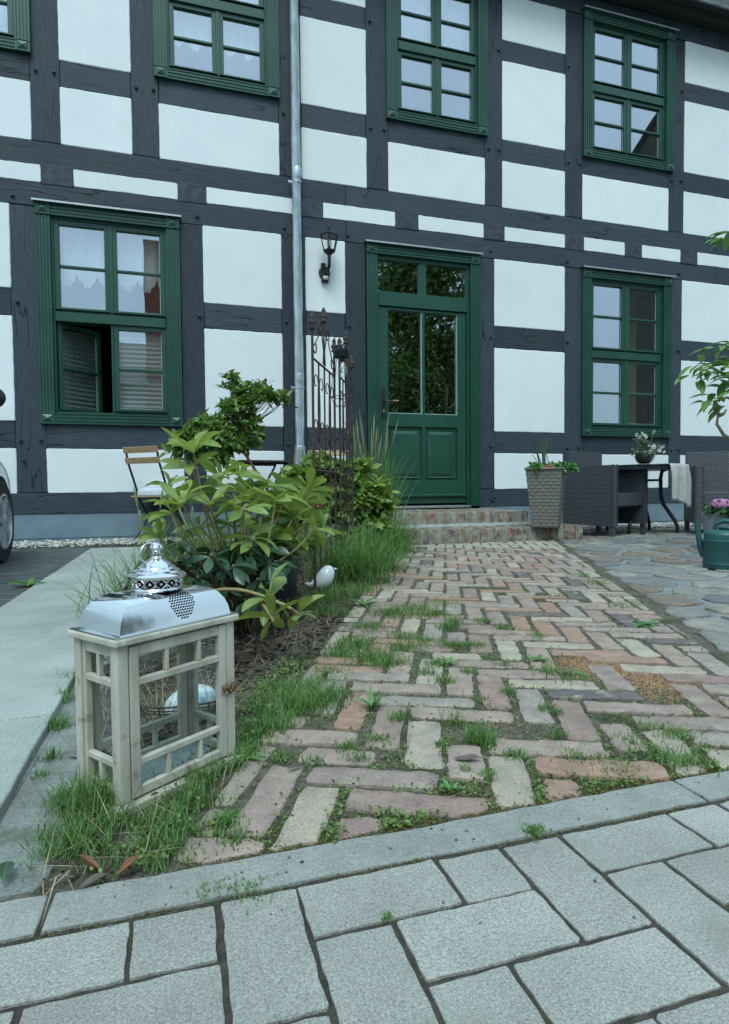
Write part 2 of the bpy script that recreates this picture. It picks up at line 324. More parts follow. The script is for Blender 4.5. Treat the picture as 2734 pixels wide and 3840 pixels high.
def np_mesh(name, V, F, m, smooth=False):
    me = bpy.data.meshes.new(name); V = np.asarray(V, np.float32).reshape(-1, 3); F = np.asarray(F, np.int32); k = F.shape[1]
    me.vertices.add(len(V)); me.vertices.foreach_set('co', V.ravel()); me.loops.add(F.size); me.loops.foreach_set('vertex_index', F.ravel())
    me.polygons.add(len(F)); me.polygons.foreach_set('loop_start', np.arange(0, F.size, k, dtype=np.int32)); me.polygons.foreach_set('loop_total', np.full(len(F), k, np.int32))
    me.update(calc_edges=True); me.validate(); me.materials.append(m)
    if smooth: me.polygons.foreach_set('use_smooth', [True]*len(F))
    return me
def norm(a): return a/np.maximum(np.linalg.norm(a, axis=-1, keepdims=True), 1e-9)
def blades_mesh(name, P, H, Wd, m, lean=.35, droop=.5, az=None, seg=4, up=None):
    """grass blades: base points, lengths, widths; each is a narrow strip that bends over"""
    n = len(P); P = np.asarray(P, float); H = np.broadcast_to(H, n); Wd = np.broadcast_to(Wd, n)
    az = RNG.uniform(0, 2*PI, n) if az is None else np.asarray(az); ln = np.abs(RNG.normal(lean, lean*.5, n)); dr = np.abs(RNG.normal(droop, droop*.45, n))
    d = np.stack([np.cos(az), np.sin(az), 0*az], 1); sd = np.stack([-np.sin(az+RNG.normal(0, .5, n)), np.cos(az), 0*az], 1)
    V = []; pos = P.copy(); step = H/seg
    for k in range(seg+1):
        w = Wd*(1-(k/seg)**1.6*.93)/2; V.append(np.stack([pos-sd*w[:, None], pos+sd*w[:, None]], 1))
        a = ln+dr*((k+.5)/seg)**1.3*1.8; pos = pos+(d*np.sin(a)[:, None]+np.array([0, 0, 1.0])*np.cos(a)[:, None])*step[:, None]
    V = np.stack(V, 1).reshape(n, -1, 3); k = np.arange(seg); q = np.stack([2*k, 2*k+1, 2*k+3, 2*k+2], 1)
    F = (q[None]+(np.arange(n)*(2*seg+2))[:, None, None]).reshape(-1, 4); return np_mesh(name, V, F, m, True)
def leaves_mesh(name, P, D, L, Wd, m, droop=.25, fold=.15, nup=.6):
    """small pointed leaves: base points, directions, lengths, widths"""
    P = np.asarray(P, float); n = len(P); D = norm(np.asarray(D, float)); L = np.broadcast_to(L, n)[:, None]; Wd = np.broadcast_to(Wd, n)[:, None]
    up = norm(np.array([0, 0, 1.0])*nup+RNG.normal(0, .45, (n, 3))); S_ = norm(np.cross(D, up)); U = np.cross(S_, D)
    def pt(t, w, h): return P+D*L*t+S_*Wd*w+U*(L*h)
    V = np.stack([pt(0, 0, 0), pt(.3, -.42, fold*.3), pt(.3, .42, fold*.3), pt(.62, -.46, fold*.2-droop*.12), pt(.62, .46, fold*.2-droop*.12), pt(1, 0, -droop*.5), pt(.45, 0, 0)], 1)
    t = np.array([(0, 6, 1), (0, 2, 6), (1, 6, 3), (6, 2, 4), (3, 6, 5), (6, 4, 5)]); F = (t[None]+(np.arange(n)*7)[:, None, None]).reshape(-1, 3)
    return np_mesh(name, V, F, m, True)
def inpoly(p, poly):
    c = False; n = len(poly)
    for k in range(n):
        a, b = poly[k], poly[(k+1) % n]
        if (a[1] > p[1]) != (b[1] > p[1]) and p[0] < (b[0]-a[0])*(p[1]-a[1])/(b[1]-a[1])+a[0]: c = not c
    return c

# ------------------------------------------------------------------ ground
FY = 6.85                                   # face of the house timbers
mb = MB(); mb.add([(-150, -150, -.04), (150, -150, -.04), (150, 150, -.04), (-150, 150, -.04)], [(0, 1, 2, 3)]); struct('ground', mb, M_GROUND)
# concrete pavers: 10 x 20 cm elbow pattern on a 10 cm grid, cut off by the kerb
PX0, PY0 = -.0625, .776
pav = struct('concrete_paving', MB().add([(-1.6, -1.2, -.0032), (2.6, -1.2, -.0032), (2.6, .785, -.0032), (-1.6, .785, -.0032)], [(0, 1, 2, 3)]), M_JOINTD)
seed = 0
PAVES = []
for r in range(-1, 13):
    for c in range(-15, 26):
        s = (c-1-r) % 4; j = .0037
        if s == 0: x0, x1, y1, y0 = c, c+1, r, r+2
        elif s == 1: x0, x1, y1, y0 = c, c+2, r, r+1
        else: continue
        y1 = max(y1, 0)
        if y0 <= y1: continue
        PAVES.append((PX0+x0*.1+j, PX0+x1*.1-j, PY0-y0*.0995+j, PY0-y1*.0995-j))
PAVES.sort(key=lambda q: abs(q[0]-.35)+abs(q[3]-.6))
for x0, x1, y0, y1 in PAVES[:300]:
    seed += 1; rr = random.Random(seed); tx, ty, rot = rr.uniform(-.0012, .0012), rr.uniform(-.0012, .0012), rr.uniform(-.006, .006)
    cx_, cy_ = (x0+x1)/2, (y0+y1)/2
    P = resample(cut([(x0-cx_, y0-cy_), (x1-cx_, y0-cy_), (x1-cx_, y1-cy_), (x0-cx_, y1-cy_)], .0022), .018, .0013, seed)
    m_ = slab(MB(), P, rr.uniform(-.0008, .0008), -.014, .0011, seed=seed); obj('paver', m_, M_PAVER, pav, loc=(cx_+tx, cy_+ty, 0), rot=(rr.uniform(-.004, .004), rr.uniform(-.004, .004), rot))
kerb = struct('kerb', MB().add([(-2.2, .7795, -.003), (3.8, .7795, -.003), (3.8, .862, -.003), (-2.2, .862, -.003)], [(0, 1, 2, 3)]), M_JOINTD)
for k in range(-2, 4):
    x0 = -.168+k*1.0; P = resample([(x0+.003, .7835), (x0+.997, .7835), (x0+.997, .856), (x0+.003, .856)], .03, .0016, 50+k)
    obj('kerb_stone', slab(MB(), P, .001, -.02, .0028, seed=k, toprough=.0006), M_KERB, kerb)
# old brick path: herringbone of bricks on edge
PA = R(-24.6); eu = Vector((math.cos(PA), math.sin(PA))); ev = Vector((-math.sin(PA), math.cos(PA))); PW = .0832
PL0, PL1 = Vector((-.025, .868)), Vector((1.93, 5.30)); PR0, PR1 = Vector((1.262, .868)), Vector((3.60, 5.30))
PATH = [PL0, PR0, PR1, PL1]
path = struct('brick_path', MB().add([(PL0.x-.2, .86, -.004), (PR0.x+.1, .86, -.004), (PR1.x+.1, 5.32, -.004), (PL1.x-.25, 5.32, -.004)], [(0, 1, 2, 3)]), M_JOINT)
O0 = Vector((.471, 1.148))-eu*3.5*PW-ev*1.5*PW
rubble_at = [gz(*q) for q in [(1300, 1478), (1335, 1490), (1435, 1510), (1490, 1535), (1090, 1312), (1080, 1612), (1215, 1600), (1590, 1655)]]
rub = [Vector((q.x, q.y)) for q in rubble_at]
cand = []
for a in range(-60, 70):
    for b in range(-14, 15):
        for hv in (0, 1):
            o_ = O0+eu*(a*PW+b*6*PW)+ev*(-a*PW)
            if hv == 0: u0, u1, v0, v1 = 0, 3, 0, 1
            else: u0, u1, v0, v1 = 3, 4, 0, 3
            cc = o_+eu*((u0+u1)/2*PW)+ev*((v0+v1)/2*PW)
            if .7 < cc.y < 5.5 and -.3 < cc.x < 4: cand.append((cc, hv))
cand.sort(key=lambda q: q[0].length)
BR = []; nb = 0; far = MB()
for cc, hv in cand:
    seed += 1; rr = random.Random(seed)
    L = .236+rr.uniform(-.012, .006); Wb = .0655+rr.uniform(-.003, .005)
    if any((cc-q).length < .055 for q in rub): BR.append((cc, hv, 0, 0, True)); continue
    if rr.random() < .05: L *= .62
    U, V = (eu, ev) if hv == 0 else (ev, -eu); an = rr.uniform(-.03, .03); U, V = U*math.cos(an)+V*math.sin(an), V*math.cos(an)-U*math.sin(an)
    c0 = cc+Vector((rr.uniform(-.004, .004), rr.uniform(-.004, .004)))
    P = [c0+U*(s*L/2)+V*(t*Wb/2) for s, t in ((-1, -1), (1, -1), (1, 1), (-1, 1))]
    for k in range(4): P = clip(P, PATH[k], PATH[(k+1) % 4]) if len(P) > 2 else P
    if len(P) < 3 or area(P) < .0022: continue
    BR.append((c0, hv, L, Wb, False)); nb += 1
    m0 = sum(P, Vector((0, 0)))/len(P); Q = [q-m0 for q in P]
    if cc.y < 2.4: Q = resample(cut(Q, rr.uniform(.004, .012)), .022, .0027, seed)
    else: Q = resample(cut(Q, .007), .09, .002, seed)
    z = rr.uniform(-.002, .003)
    m_ = slab(MB(), Q, 0, -.02, rr.uniform(.0012, .0032), seed=seed, toprough=.0018, dome=rr.uniform(-.001, .0015))
    if nb <= 300: obj('brick', m_, M_BRICK, path, loc=(m0.x, m0.y, z), rot=(rr.uniform(-.012, .012), rr.uniform(-.012, .012), 0), angle=50)
    else: far.add([(v[0]+m0.x, v[1]+m0.y, v[2]+z) for v in m_.v], m_.f)
if far.v: obj('far_bricks', far, M_BRICK, path, kind='stuff')
# terrace of field stones set in grit
TER = [Vector((1.275, .868)), Vector((9.5, .868)), Vector((9.5, 6.32)), Vector((3.95, 6.32)), Vector((3.95, 5.24)), Vector((3.60, 5.24))]
ter = struct('cobble_terrace', MB().add([(1.27, .868, -.006), (9.5, .868, -.006), (9.5, 6.34, -.006), (3.0, 6.34, -.006), (3.4, 5.1, -.006)], [(0, 1, 2, 3, 4)]), M_GRIT)
pts = []; rr = random.Random(5)
def ok(q, d): return all((q-p).length > d for p, _ in pts)
bs = gz(1440, 1293); pts.append((Vector((bs.x, bs.y)), .24)); bs2 = gz(1560, 1430); pts.append((Vector((bs2.x, bs2.y)), .2))
for _ in range(14000):
    q = Vector((rr.uniform(1.3, 8.2), rr.uniform(.9, 6.3)))
    if q.x > q.y*1.16+.7 or not inpoly(q, TER): continue
    d = rr.choice((.13, .16, .19, .24))*(1 if q.y < 3 else 1.12)
    if all((q-p).length > (d+e)*.62+.02 for p, e in pts): pts.append((q, d))
kk = 0
for i, (q, d) in enumerate(pts):
    P = [q+Vector((math.cos(a), math.sin(a)))*.42 for a in [2*PI*t/14 for t in range(14)]]
    for p, e in pts:
        D = p-q
        if 0 < D.length < .9:
            mm_ = q+D*(.5+.5*(d-e)/(d+e)*.5); nn = Vector((-D.y, D.x)); P = clip(P, mm_, mm_+nn)
            if len(P) < 3: break
    if len(P) < 3: continue
    for k in range(len(TER)):
        a_, b_ = TER[k], TER[(k+1) % len(TER)]
        if k in (0, 1, 2, 5): P = clip(P, a_, b_) if len(P) > 2 else P
    if len(P) < 3 or area(P) < .006: continue
    c = sum(P, Vector((0, 0)))/len(P); P = [c+(p-c)*rr.uniform(.66, .86) for p in P]; P = chaikin([p-c for p in P], rr.uniform(.10, .22), 1)
    P = resample(P, .05, .006, i)
    kk += 1
    if kk > 300: break
    obj('cobblestone', slab(MB(), P, rr.uniform(-.001, .007), -.012, .005, seed=i, dome=rr.uniform(-.002, .004), toprough=.003), M_COBBLE, ter, loc=(c.x, c.y, 0), angle=60)
# concrete slab strip on the left, its footing, ribbed decking, soil bed, gravel margin
strip = struct('concrete_strip', MB().add([(-1.0, -.5, -.016), (-.285, -.5, -.016), (-.285, 6.0, -.016), (-1.0, 6.0, -.016)], [(0, 1, 2, 3)]), M_JOINTD)
ys = [.31, .91, 1.513, 2.11, 2.82, 3.60, 4.2, 4.8, 5.4, 5.92]
for k in range(len(ys)-1):
    xl = -.76 if ys[k] > 2.6 else -.9
    P = resample([(xl, ys[k]+.003), (-.283, ys[k]+.003), (-.283, ys[k+1]-.003), (xl, ys[k+1]-.003)], .06, .0015, 90+k)
    obj('slab', slab(MB(), P, .016+random.uniform(-.002, .002), -.03, .004, seed=k), M_STRIP, strip)
mb = MB(); slab(mb, resample([(-.283, .87), (-.185, .87), (-.17, 1.02), (-.20, 1.3), (-.215, 2.2), (-.26, 3.4), (-.283, 3.4)], .04, .006, 4), -.002, -.03, .006, seed=3, toprough=.002); struct('concrete_footing', mb, M_FOOT)
struct('soil_bed', MB().add([(-.285, .858, -.008), (.3, .858, -.008), (2.0, 5.3, -.007), (2.0, 6.85, -.007), (-.7, 6.3, -.007), (-.285, 5.9, -.007)], [(0, 1, 2, 3, 4, 5)]), M_SOIL)
mb = MB()
for k in range(74):
    y = 2.0+k*.088
    if y > 6.2: break
    mb.extrude([(0, -.012), (.056, -.012), (.055, -.002), (.051, .0), (.005, .0), (.001, -.002)], (-5.5, y, 0), (-.765, y, 0), (0, 1, 0), (0, 0, 1))
deck = struct('ribbed_decking', MB().add([(-5.6, 1.9, -.010), (-.765, 1.9, -.010), (-.765, 6.22, -.010), (-5.6, 6.22, -.010)], [(0, 1, 2, 3)]), M_JOINTD); obj('ribs', mb, M_RIB, deck, kind='stuff')
def pebbles(name, area_fn, n, rmin, rmax, m, z=0, fl=.65):
    ico = bmesh.new(); bmesh.ops.create_icosphere(ico, subdivisions=1, radius=1); iv = np.array([v.co[:] for v in ico.verts]); fi = np.array([[v.index for v in f.verts] for f in ico.faces]); ico.free()
    P = np.array([area_fn() for _ in range(n)]); r = RNG.uniform(rmin, rmax, (n, 1, 1)); sc = RNG.uniform(.6, 1.25, (n, 1, 3)); sc[:, :, 2] *= fl; j = 1+RNG.normal(0, .12, (n, len(iv), 1))
    V = iv[None]*j*sc*r; a = RNG.uniform(0, 2*PI, n); ca, sa = np.cos(a)[:, None], np.sin(a)[:, None]
    V = np.stack([V[..., 0]*ca-V[..., 1]*sa, V[..., 0]*sa+V[..., 1]*ca, V[..., 2]+r[..., 0]*fl*.45+z], 2)+np.concatenate([P[:, :2], P[:, 2:3] if P.shape[1] > 2 else np.zeros((n, 1))], 1)[:, None]
    F = (fi[None]+(np.arange(n)*len(iv))[:, None, None]).reshape(-1, 3); return np_mesh(name, V, F, m, True)
M_PEB = leafmat('gravel_stones', (.33, .32, .28), (.68, .67, .61), .85, trans=0)
def ga():
    x = random.uniform(-2.4, 8.5)
    while 1.9 < x < 4.0: x = random.uniform(-2.4, 8.5)
    return (x, random.uniform(6.27, 6.84), random.uniform(0, .03))
o = link('gravel_margin', pebbles('gravel_margin', ga, 5200, .011, .024, M_PEB, -.004)); o['kind'] = 'stuff'
# ------------------------------------------------------------------ brick steps
steps = thing('brick_steps', 'two low brick steps with bricks on edge below the green front door', 'steps', (1.92, 5.27, 0))
def stepbricks(x0, x1, y0, y1, z0, z1, rows):
    core = MB().box(x0+.012-1.92, x1-.012-1.92, y0+.014-5.27, y1-5.27, z0, z1-.010); obj('mortar_bed', core, M_MORTAR, steps)
    n = int(round((x1-x0)/.078)); w = (x1-x0)/n; d = (y1-y0)/rows
    for r_ in range(rows):
        for k in range(n):
            rr = random.Random(k*7+r_*131+int(z1*1000)); cx_ = x0+(k+.5)*w; cy_ = y0+(r_+.5)*d
            P = resample(cut([(-w/2+.006, -d/2+.004), (w/2-.006, -d/2+.004), (w/2-.006, d/2-.004), (-w/2+.006, d/2-.004)], .006), .1, .003, k)
            hz = z1-z0
            obj('brick', slab(MB(), P, 0, -hz+.004, rr.uniform(.005, .012), seed=k, toprough=.0015), M_SBRICK, steps, loc=(cx_-1.92+rr.uniform(-.003, .003), cy_-5.27+rr.uniform(-.004, .004), z1+rr.uniform(-.004, .003)), angle=45)
stepbricks(1.90, 3.945, 5.27, 5.73, 0, .138, 2)
obj('mortar_fillet', MB().extrude([(0, 0), (.085, 0), (.085, .03), (.05, .012)], (.02, .38, .132), (1.70, .38, .132), (0, 1, 0), (0, 0, 1)), M_MORTAR, steps)
stepbricks(1.90, 3.60, 5.73, 6.80, .0, .278, 4)

# ------------------------------------------------------------------ the half-timbered house
house = thing('half_timbered_house', 'white plastered half-timbered house with dark blue-grey beams and green windows', 'house', (0, 0, 0))
def beam(x0, x1, z0, z1, name, y=None, wob=.004, d=.14, m=None):
    rr = random.Random(int(x0*997+z0*131)); y = FY+rr.uniform(-.003, .004) if y is None else y; horiz = (x1-x0) > (z1-z0)
    P = resample([(x0+.0015, z0+.0015), (x1-.0015, z0+.0015), (x1-.0015, z1-.0015), (x0+.0015, z1-.0015)], .16, wob*.6, int(x0*37+z0*11))
    mb = slab(MB(), P, 0, -d, .007, f=lambda q: (q[0], y-q[2], q[1]))
    return obj(name, mb, m or (M_TH if horiz else M_TV), house)
def panel(x0, x1, z0, z1):
    rr = random.Random(int(x0*991+z0*77)); a = -.004
    P = resample(cut([(x0+a, z0+a), (x1-a, z0+a), (x1-a, z1-a), (x0+a, z1-a)], .010), .06, .0022, int(x0*17+z0*5))
    mb = slab(MB(), P, 0, -.12, .009, seed=int(x0*10), f=lambda q: (q[0], FY-.006-q[2], q[1]))
    return obj('plaster_panel', mb, M_PLASTER, house)
XL, XR = -5.6, 12.6
def spans(a, b, step):
    n = max(1, int(round((b-a)/step))); return [(a+(b-a)*k/n, a+(b-a)*(k+1)/n) for k in range(n)]
for a, b in ((XL, 2.13), (3.592, XR)): beam(a, b, .30, .513, 'sill_beam', y=FY-.004)
for a, b in ((XL, 1.9), (1.9, 7.3), (7.3, XR)): beam(a, b, 3.368, 3.607, 'plate_beam', y=FY-.002); beam(a, b, 3.773, 4.005, 'plate_beam', y=FY-.003); beam(a, b, 6.58, 6.86, 'plate_beam', y=FY-.01)
lowp = [(-4.6, -4.35), (-3.2, -2.95), (-1.543, -1.262), (.066, .305), (1.146, 1.421), (1.88, 2.128), (3.594, 3.804), (4.815, 5.09), (6.49, 6.70), (8.1, 8.33), (9.4, 9.63), (10.9, 11.13), (12.4, 12.6)]
for a, b in lowp: beam(a, b, .515, 3.366, 'post')
lw = {(-1.262, .066): 'W', (5.09, 6.49): 'W', (2.128, 3.594): 'D', (8.33, 9.4): '', (-2.95, -1.543): ''}
PEGS = []
for (a0, a), (b, b1) in zip(lowp[:-1], lowp[1:]):
    k = lw.get((a, b), '')
    if k == 'D': continue
    panel(a, b, .515, .958); beam(a, b, .962, 1.232, 'rail')
    PEGS += [(a-.05, 1.05), (b+.05, 1.04)]
    if k == 'W': continue
    panel(a, b, 1.236, 2.268); beam(a, b, 2.272, 2.543, 'rail'); panel(a, b, 2.547, 3.364); PEGS += [(a-.05, 2.40), (b+.05, 2.41), (a-.055, 3.45), (b+.04, 3.44)]
jo = [(-4.4, -4.1), (-2.8, -2.5), (-1.251, -.949), (.054, .351), (1.30, 1.633), (2.497, 2.793), (3.653, 3.945), (4.816, 5.108), (5.741, 6.022), (6.662, 6.954), (7.62, 7.92), (8.7, 9.0), (9.9, 10.2), (11.2, 11.5)]
for a, b in jo: beam(a, b, 3.590, 3.79, 'joist_end', y=FY+random.uniform(-.013, -.007), d=.1, m=M_TE)
for (a0, a), (b, b1) in zip(jo[:-1], jo[1:]): panel(a, b, 3.609, 3.771)
upp = [(-4.3, -4.05), (-2.72, -2.47), (-1.324, -1.055), (-.388, -.117), (1.138, 1.392), (2.150, 2.42), (3.672, 3.916), (4.812, 5.08), (6.45, 6.712), (8.1, 8.35), (9.6, 9.85), (11.2, 11.45), (12.35, 12.6)]
for a, b in upp: beam(a, b, 4.007, 6.578, 'post')
WU = [(-2.47, -1.324), (-.117, 1.138), (2.42, 3.672), (5.08, 6.45)]
for (a0, a), (b, b1) in zip(upp[:-1], upp[1:]):
    panel(a, b, 4.007, 4.568); beam(a, b, 4.572, 4.828, 'rail'); PEGS += [(a-.05, 4.70), (b+.05, 4.69)]
    if any(abs(a-q[0]) < .02 for q in WU): continue
    panel(a, b, 4.832, 5.780); beam(a, b, 5.784, 6.028, 'rail'); panel(a, b, 6.032, 6.578); PEGS += [(a-.05, 5.90), (b+.05, 5.89)]
pm = None
for i, (x, z) in enumerate(PEGS):
    if not -2.2 < x < 8: continue
    if pm is None:
        pm = MB(); pm.lathe([(.0, 0), (.017, 0), (.018, .016), (.012, .026), (.0, .028)], 8, M=Matrix.Rotation(R(90), 3, 'X').to_4x4()); pm = pm.mesh('peg', M_TV)
    link('peg', pm, house, loc=(x, FY+.002, z), rot=(random.uniform(-.2, .2), random.uniform(0, 3), random.uniform(-.2, .2)))
# plinth
mb = MB()
for a, b in ((XL, 1.9), (3.60, XR)): mb.box(a, b, FY+.004, 7.1, -.04, .302)
obj('plinth', mb, M_PLINTH, house)
mb = MB()
for a, b in ((XL, 1.9), (3.95, XR)): mb.box(a, b, FY-.010, FY+.0, .0, .055); mb.box(a, b, FY-.016, FY+.0, .055, .064)
obj('plinth_edge_strip', mb, M_PLINTH, house)
mb = MB()
for x0, x1, z0, z1 in ((1.96, 2.0, .02, .25), (7.6, 7.61, .02, .2)): pass
# openings for the backing wall
WIN = dict(A=(-1.308, .064, 1.210, 3.402), B=(5.072, 6.50, 1.203, 3.372), C=(-2.62, -1.304, 4.832, 6.60), D=(-.158, 1.150, 4.824, 6.60), E=(2.394, 3.704, 4.822, 6.60), F=(5.072, 6.515, 4.790, 6.63))
holes = [(x0+.13, x1-.13, z0+.12, z1-.13) for x0, x1, z0, z1 in WIN.values()]+[(2.14, 3.58, .30, 3.30)]
xs = sorted({XL, XR, *[h[0] for h in holes], *[h[1] for h in holes]}); zs = sorted({.2, 6.9, *[h[2] for h in holes], *[h[3] for h in holes]})
mb = MB()
for i in range(len(xs)-1):
    for j in range(len(zs)-1):
        cx_, cz_ = (xs[i]+xs[i+1])/2, (zs[j]+zs[j+1])/2
        if any(h[0] < cx_ < h[1] and h[2] < cz_ < h[3] for h in holes): continue
        mb.box(xs[i], xs[i+1], 6.965, 7.06, zs[j], zs[j+1])
mb.box(XL, XL+.15, 7.06, 15, 0, 6.9); mb.box(XR-.15, XR, 7.06, 15, 0, 6.9); mb.box(XL, XR, 15, 15.15, 0, 6.9)
obj('unseen_backing_wall', mb, M_ROOMD, house)  # unseen backing added against sky light leaking through joints, plus outer walls
# eaves: boxed cornice, gutter, roof
mb = MB(); mb.extrude([(0, 0), (-.05, 0), (-.06, .05), (-.12, .07), (-.14, .13), (-.24, .15), (-.25, .20), (0, .20)], (XL-.2, FY, 6.80), (XR+.2, FY, 6.80), (0, 1, 0), (0, 0, 1)); obj('cornice', mb, M_DARK, house)
mb = MB(); prof = [(.075*math.cos(a), .075*math.sin(a)) for a in [PI+PI*k/10 for k in range(11)]]+[(.069*math.cos(a), .069*math.sin(a)) for a in [2*PI-PI*k/10 for k in range(11)]]
mb.extrude(prof, (XL-.2, FY-.36, 6.90), (XR+.2, FY-.36, 6.90), (0, 1, 0), (0, 0, 1)); mb.tube([(XL-.2, FY-.435, 6.9), (XR+.2, FY-.435, 6.9)], .009, 8); gut = obj('gutter', mb, M_ZINC, house, angle=40)
mb = MB()
for k in range(12): x = XL+.5+k*1.5; mb.tube([(x, FY-.36+.08*math.cos(a), 6.90+.08*math.sin(a)) for a in [PI+PI*j/8 for j in range(9)]], .006, 6)
obj('gutter_bracket', mb, M_ZINC, house, kind='stuff')
mb = MB(); mb.add([(XL-.3, FY-.35, 6.93), (XR+.3, FY-.35, 6.93), (XR+.3, 10.9, 11.2), (XL-.3, 10.9, 11.2), (XL-.3, FY-.35, 7.02), (XR+.3, FY-.35, 7.02), (XR+.3, 10.9, 11.3), (XL-.3, 10.9, 11.3)], [(0, 1, 2, 3), (4, 7, 6, 5), (0, 4, 5, 1), (0, 3, 7, 4), (1, 5, 6, 2)])
mb.add([(XL-.3, 15.5, 6.93), (XR+.3, 15.5, 6.93), (XR+.3, 10.9, 11.25), (XL-.3, 10.9, 11.25)], [(0, 1, 2, 3)]); obj('roof', mb, M_ROOF, house)

# ---- window and door joinery
def fluted(w, d, n=4):       # profile of a fluted board: (across, towards the viewer)
    p = [(0, -.02), (0, d)]; e = w*.10; g_ = (w-2*e)/(n*2-1+.0)
    p.append((e, d))
    for k in range(n):
        a = e+k*2*g_
        if k: p += [(a, d)]
        p += [(a+g_*.12, d-.007), (a+g_*.88, d-.007), (a+g_, d)]
    p += [(w, d), (w, -.02)]
    return p
def casing(par, x0, x1, z0, z1, w=.135, wt=.115, wb=.112, bottom=True, d=.032, top=True):
    F_ = FY-.004
    bz = .135; zb = z0+(wb if bottom else 0); zt = z1-wt
    for xa, sgn in ((x0, 1), (x1-w, 1)):
        mb = MB(); mb.extrude(fluted(w-.004, d), (xa+.002, F_, z0+(wb+.0 if bottom else 0)), (xa+.002, F_, zt), (1, 0, 0), (0, -1, 0)); obj('casing_board', mb, M_GREEN, par)
    for za, wd, on in ((z0, wb, bottom), (zt, wt, top)):
        if not on: continue
        mb = MB(); mb.extrude(fluted(wd-.004, d, 3), (x0+w, F_, za+.002), (x1-w, F_, za+.002), (0, 0, 1), (0, -1, 0)); obj('casing_board', mb, M_GREEN, par)
        for xa in (x0, x1-w):
            mb = MB(); e = d+.006; mb.box(xa, xa+w, F_-e, F_+.02, za, za+wd)
            i = .018; j = .03; yb = F_-e; a, b, c_, d_ = (xa+i, yb-.001, za+i), (xa+w-i, yb-.001, za+i), (xa+w-i, yb-.001, za+wd-i), (xa+i, yb-.001, za+wd-i)
            mb.add([a, b, c_, d_, (xa+w/2, yb-.016, za+wd/2)], [(0, 1, 4), (1, 2, 4), (2, 3, 4), (3, 0, 4)])
            mb.box(xa-.001, xa+w+.001, yb-.006, yb-.0005, za-.001, za+.012); mb.box(xa-.001, xa+w+.001, yb-.006, yb-.0005, za+wd-.012, za+wd+.001)
            obj('corner_block', mb, M_GREEN, par, bevel=.0015, seg=1)
    if top:
        mb = MB(); mb.extrude([(.0, 0), (.0, .006), (-.085, -.004), (-.085, -.022), (-.080, -.022), (-.080, -.010)], (x0-.02, F_+.01, z1+.016), (x1+.02, F_+.01, z1+.016), (0, 1, 0), (0, 0, 1)); obj('drip_cap', mb, M_ALU, par)
        mb = MB(); mb.extrude([(0, 0), (-.066, 0), (-.058, -.014), (-.046, -.02), (0, -.02)], (x0-.008, F_+.01, z1+.014), (x1+.008, F_+.01, z1+.014), (0, 1, 0), (0, 0, 1)); obj('cornice_moulding', mb, M_GREEN, par)
GY = FY+.045                 # glass plane
def sash(par, x0, x1, z0, z1, bar=True, name='sash', piv=None, ang=0, curtain=None, glassm=None):
    """leaf of a window with its two panes; local origin on the hinge side"""
    st = .047; px_ = x0 if piv is None else piv; D = .05; X0, X1 = x0-px_, x1-px_; mb = MB()
    def fr(a, b, c, d, y0=-.028, y1=.03): mb.box(a, b, y0, y1, c, d)
    fr(X0, X0+st, z0, z1); fr(X1-st, X1, z0, z1); fr(X0+st, X1-st, z0, z0+.052, -.0275); fr(X0+st, X1-st, z1-st, z1, -.0275)
    s = obj(name, mb, M_GREEN, par, loc=(px_, GY, 0), rot=(0, 0, ang), bevel=.004, seg=2)
    zm = (z0+.052+z1-st)/2; gz0, gz1 = z0+.052, z1-st
    parts = [(gz0, gz1)]
    def put(nm, m_, mt, **kw):
        o_ = obj(nm, m_, mt, par, loc=(px_, GY, 0), rot=(0, 0, ang), **kw); return o_
    if bar:
        put('glazing_bar', MB().box(X0+st, X1-st, -.022, .02, zm-.0135, zm+.0135), M_GREEN, bevel=.004, seg=1); parts = [(gz0, zm-.0135), (zm+.0135, gz1)]
    for a, b in parts:
        g_ = MB().box(X0+st-.003, X1-st+.003, .0, .004, a-.003, b+.003); put('pane', g_, glassm or M_GLASS)
    # slim pale spacer round the glass
    mb = MB()
    for a, b in parts: mb.box(X0+st, X0+st+.004, -.004, -.001, a, b); mb.box(X1-st-.006, X1-st, -.004, .0, a, b); mb.box(X0+st, X1-st, -.004, -.001, a, a+.004)
    put('glazing_seal', mb, M_SEAL)
    put('weather_bar', MB().extrude([(-.028, 0), (-.062, -.004), (-.062, -.016), (-.052, -.016), (-.028, -.008)], (X0-.004, 0, z0+.036), (X1+.004, 0, z0+.036), (0, 1, 0), (0, 0, 1)), M_GREEN)
    return s
M_SEAL = mat('pale_glazing_seal', (.38, .46, .50), None, 5, .5, 0)
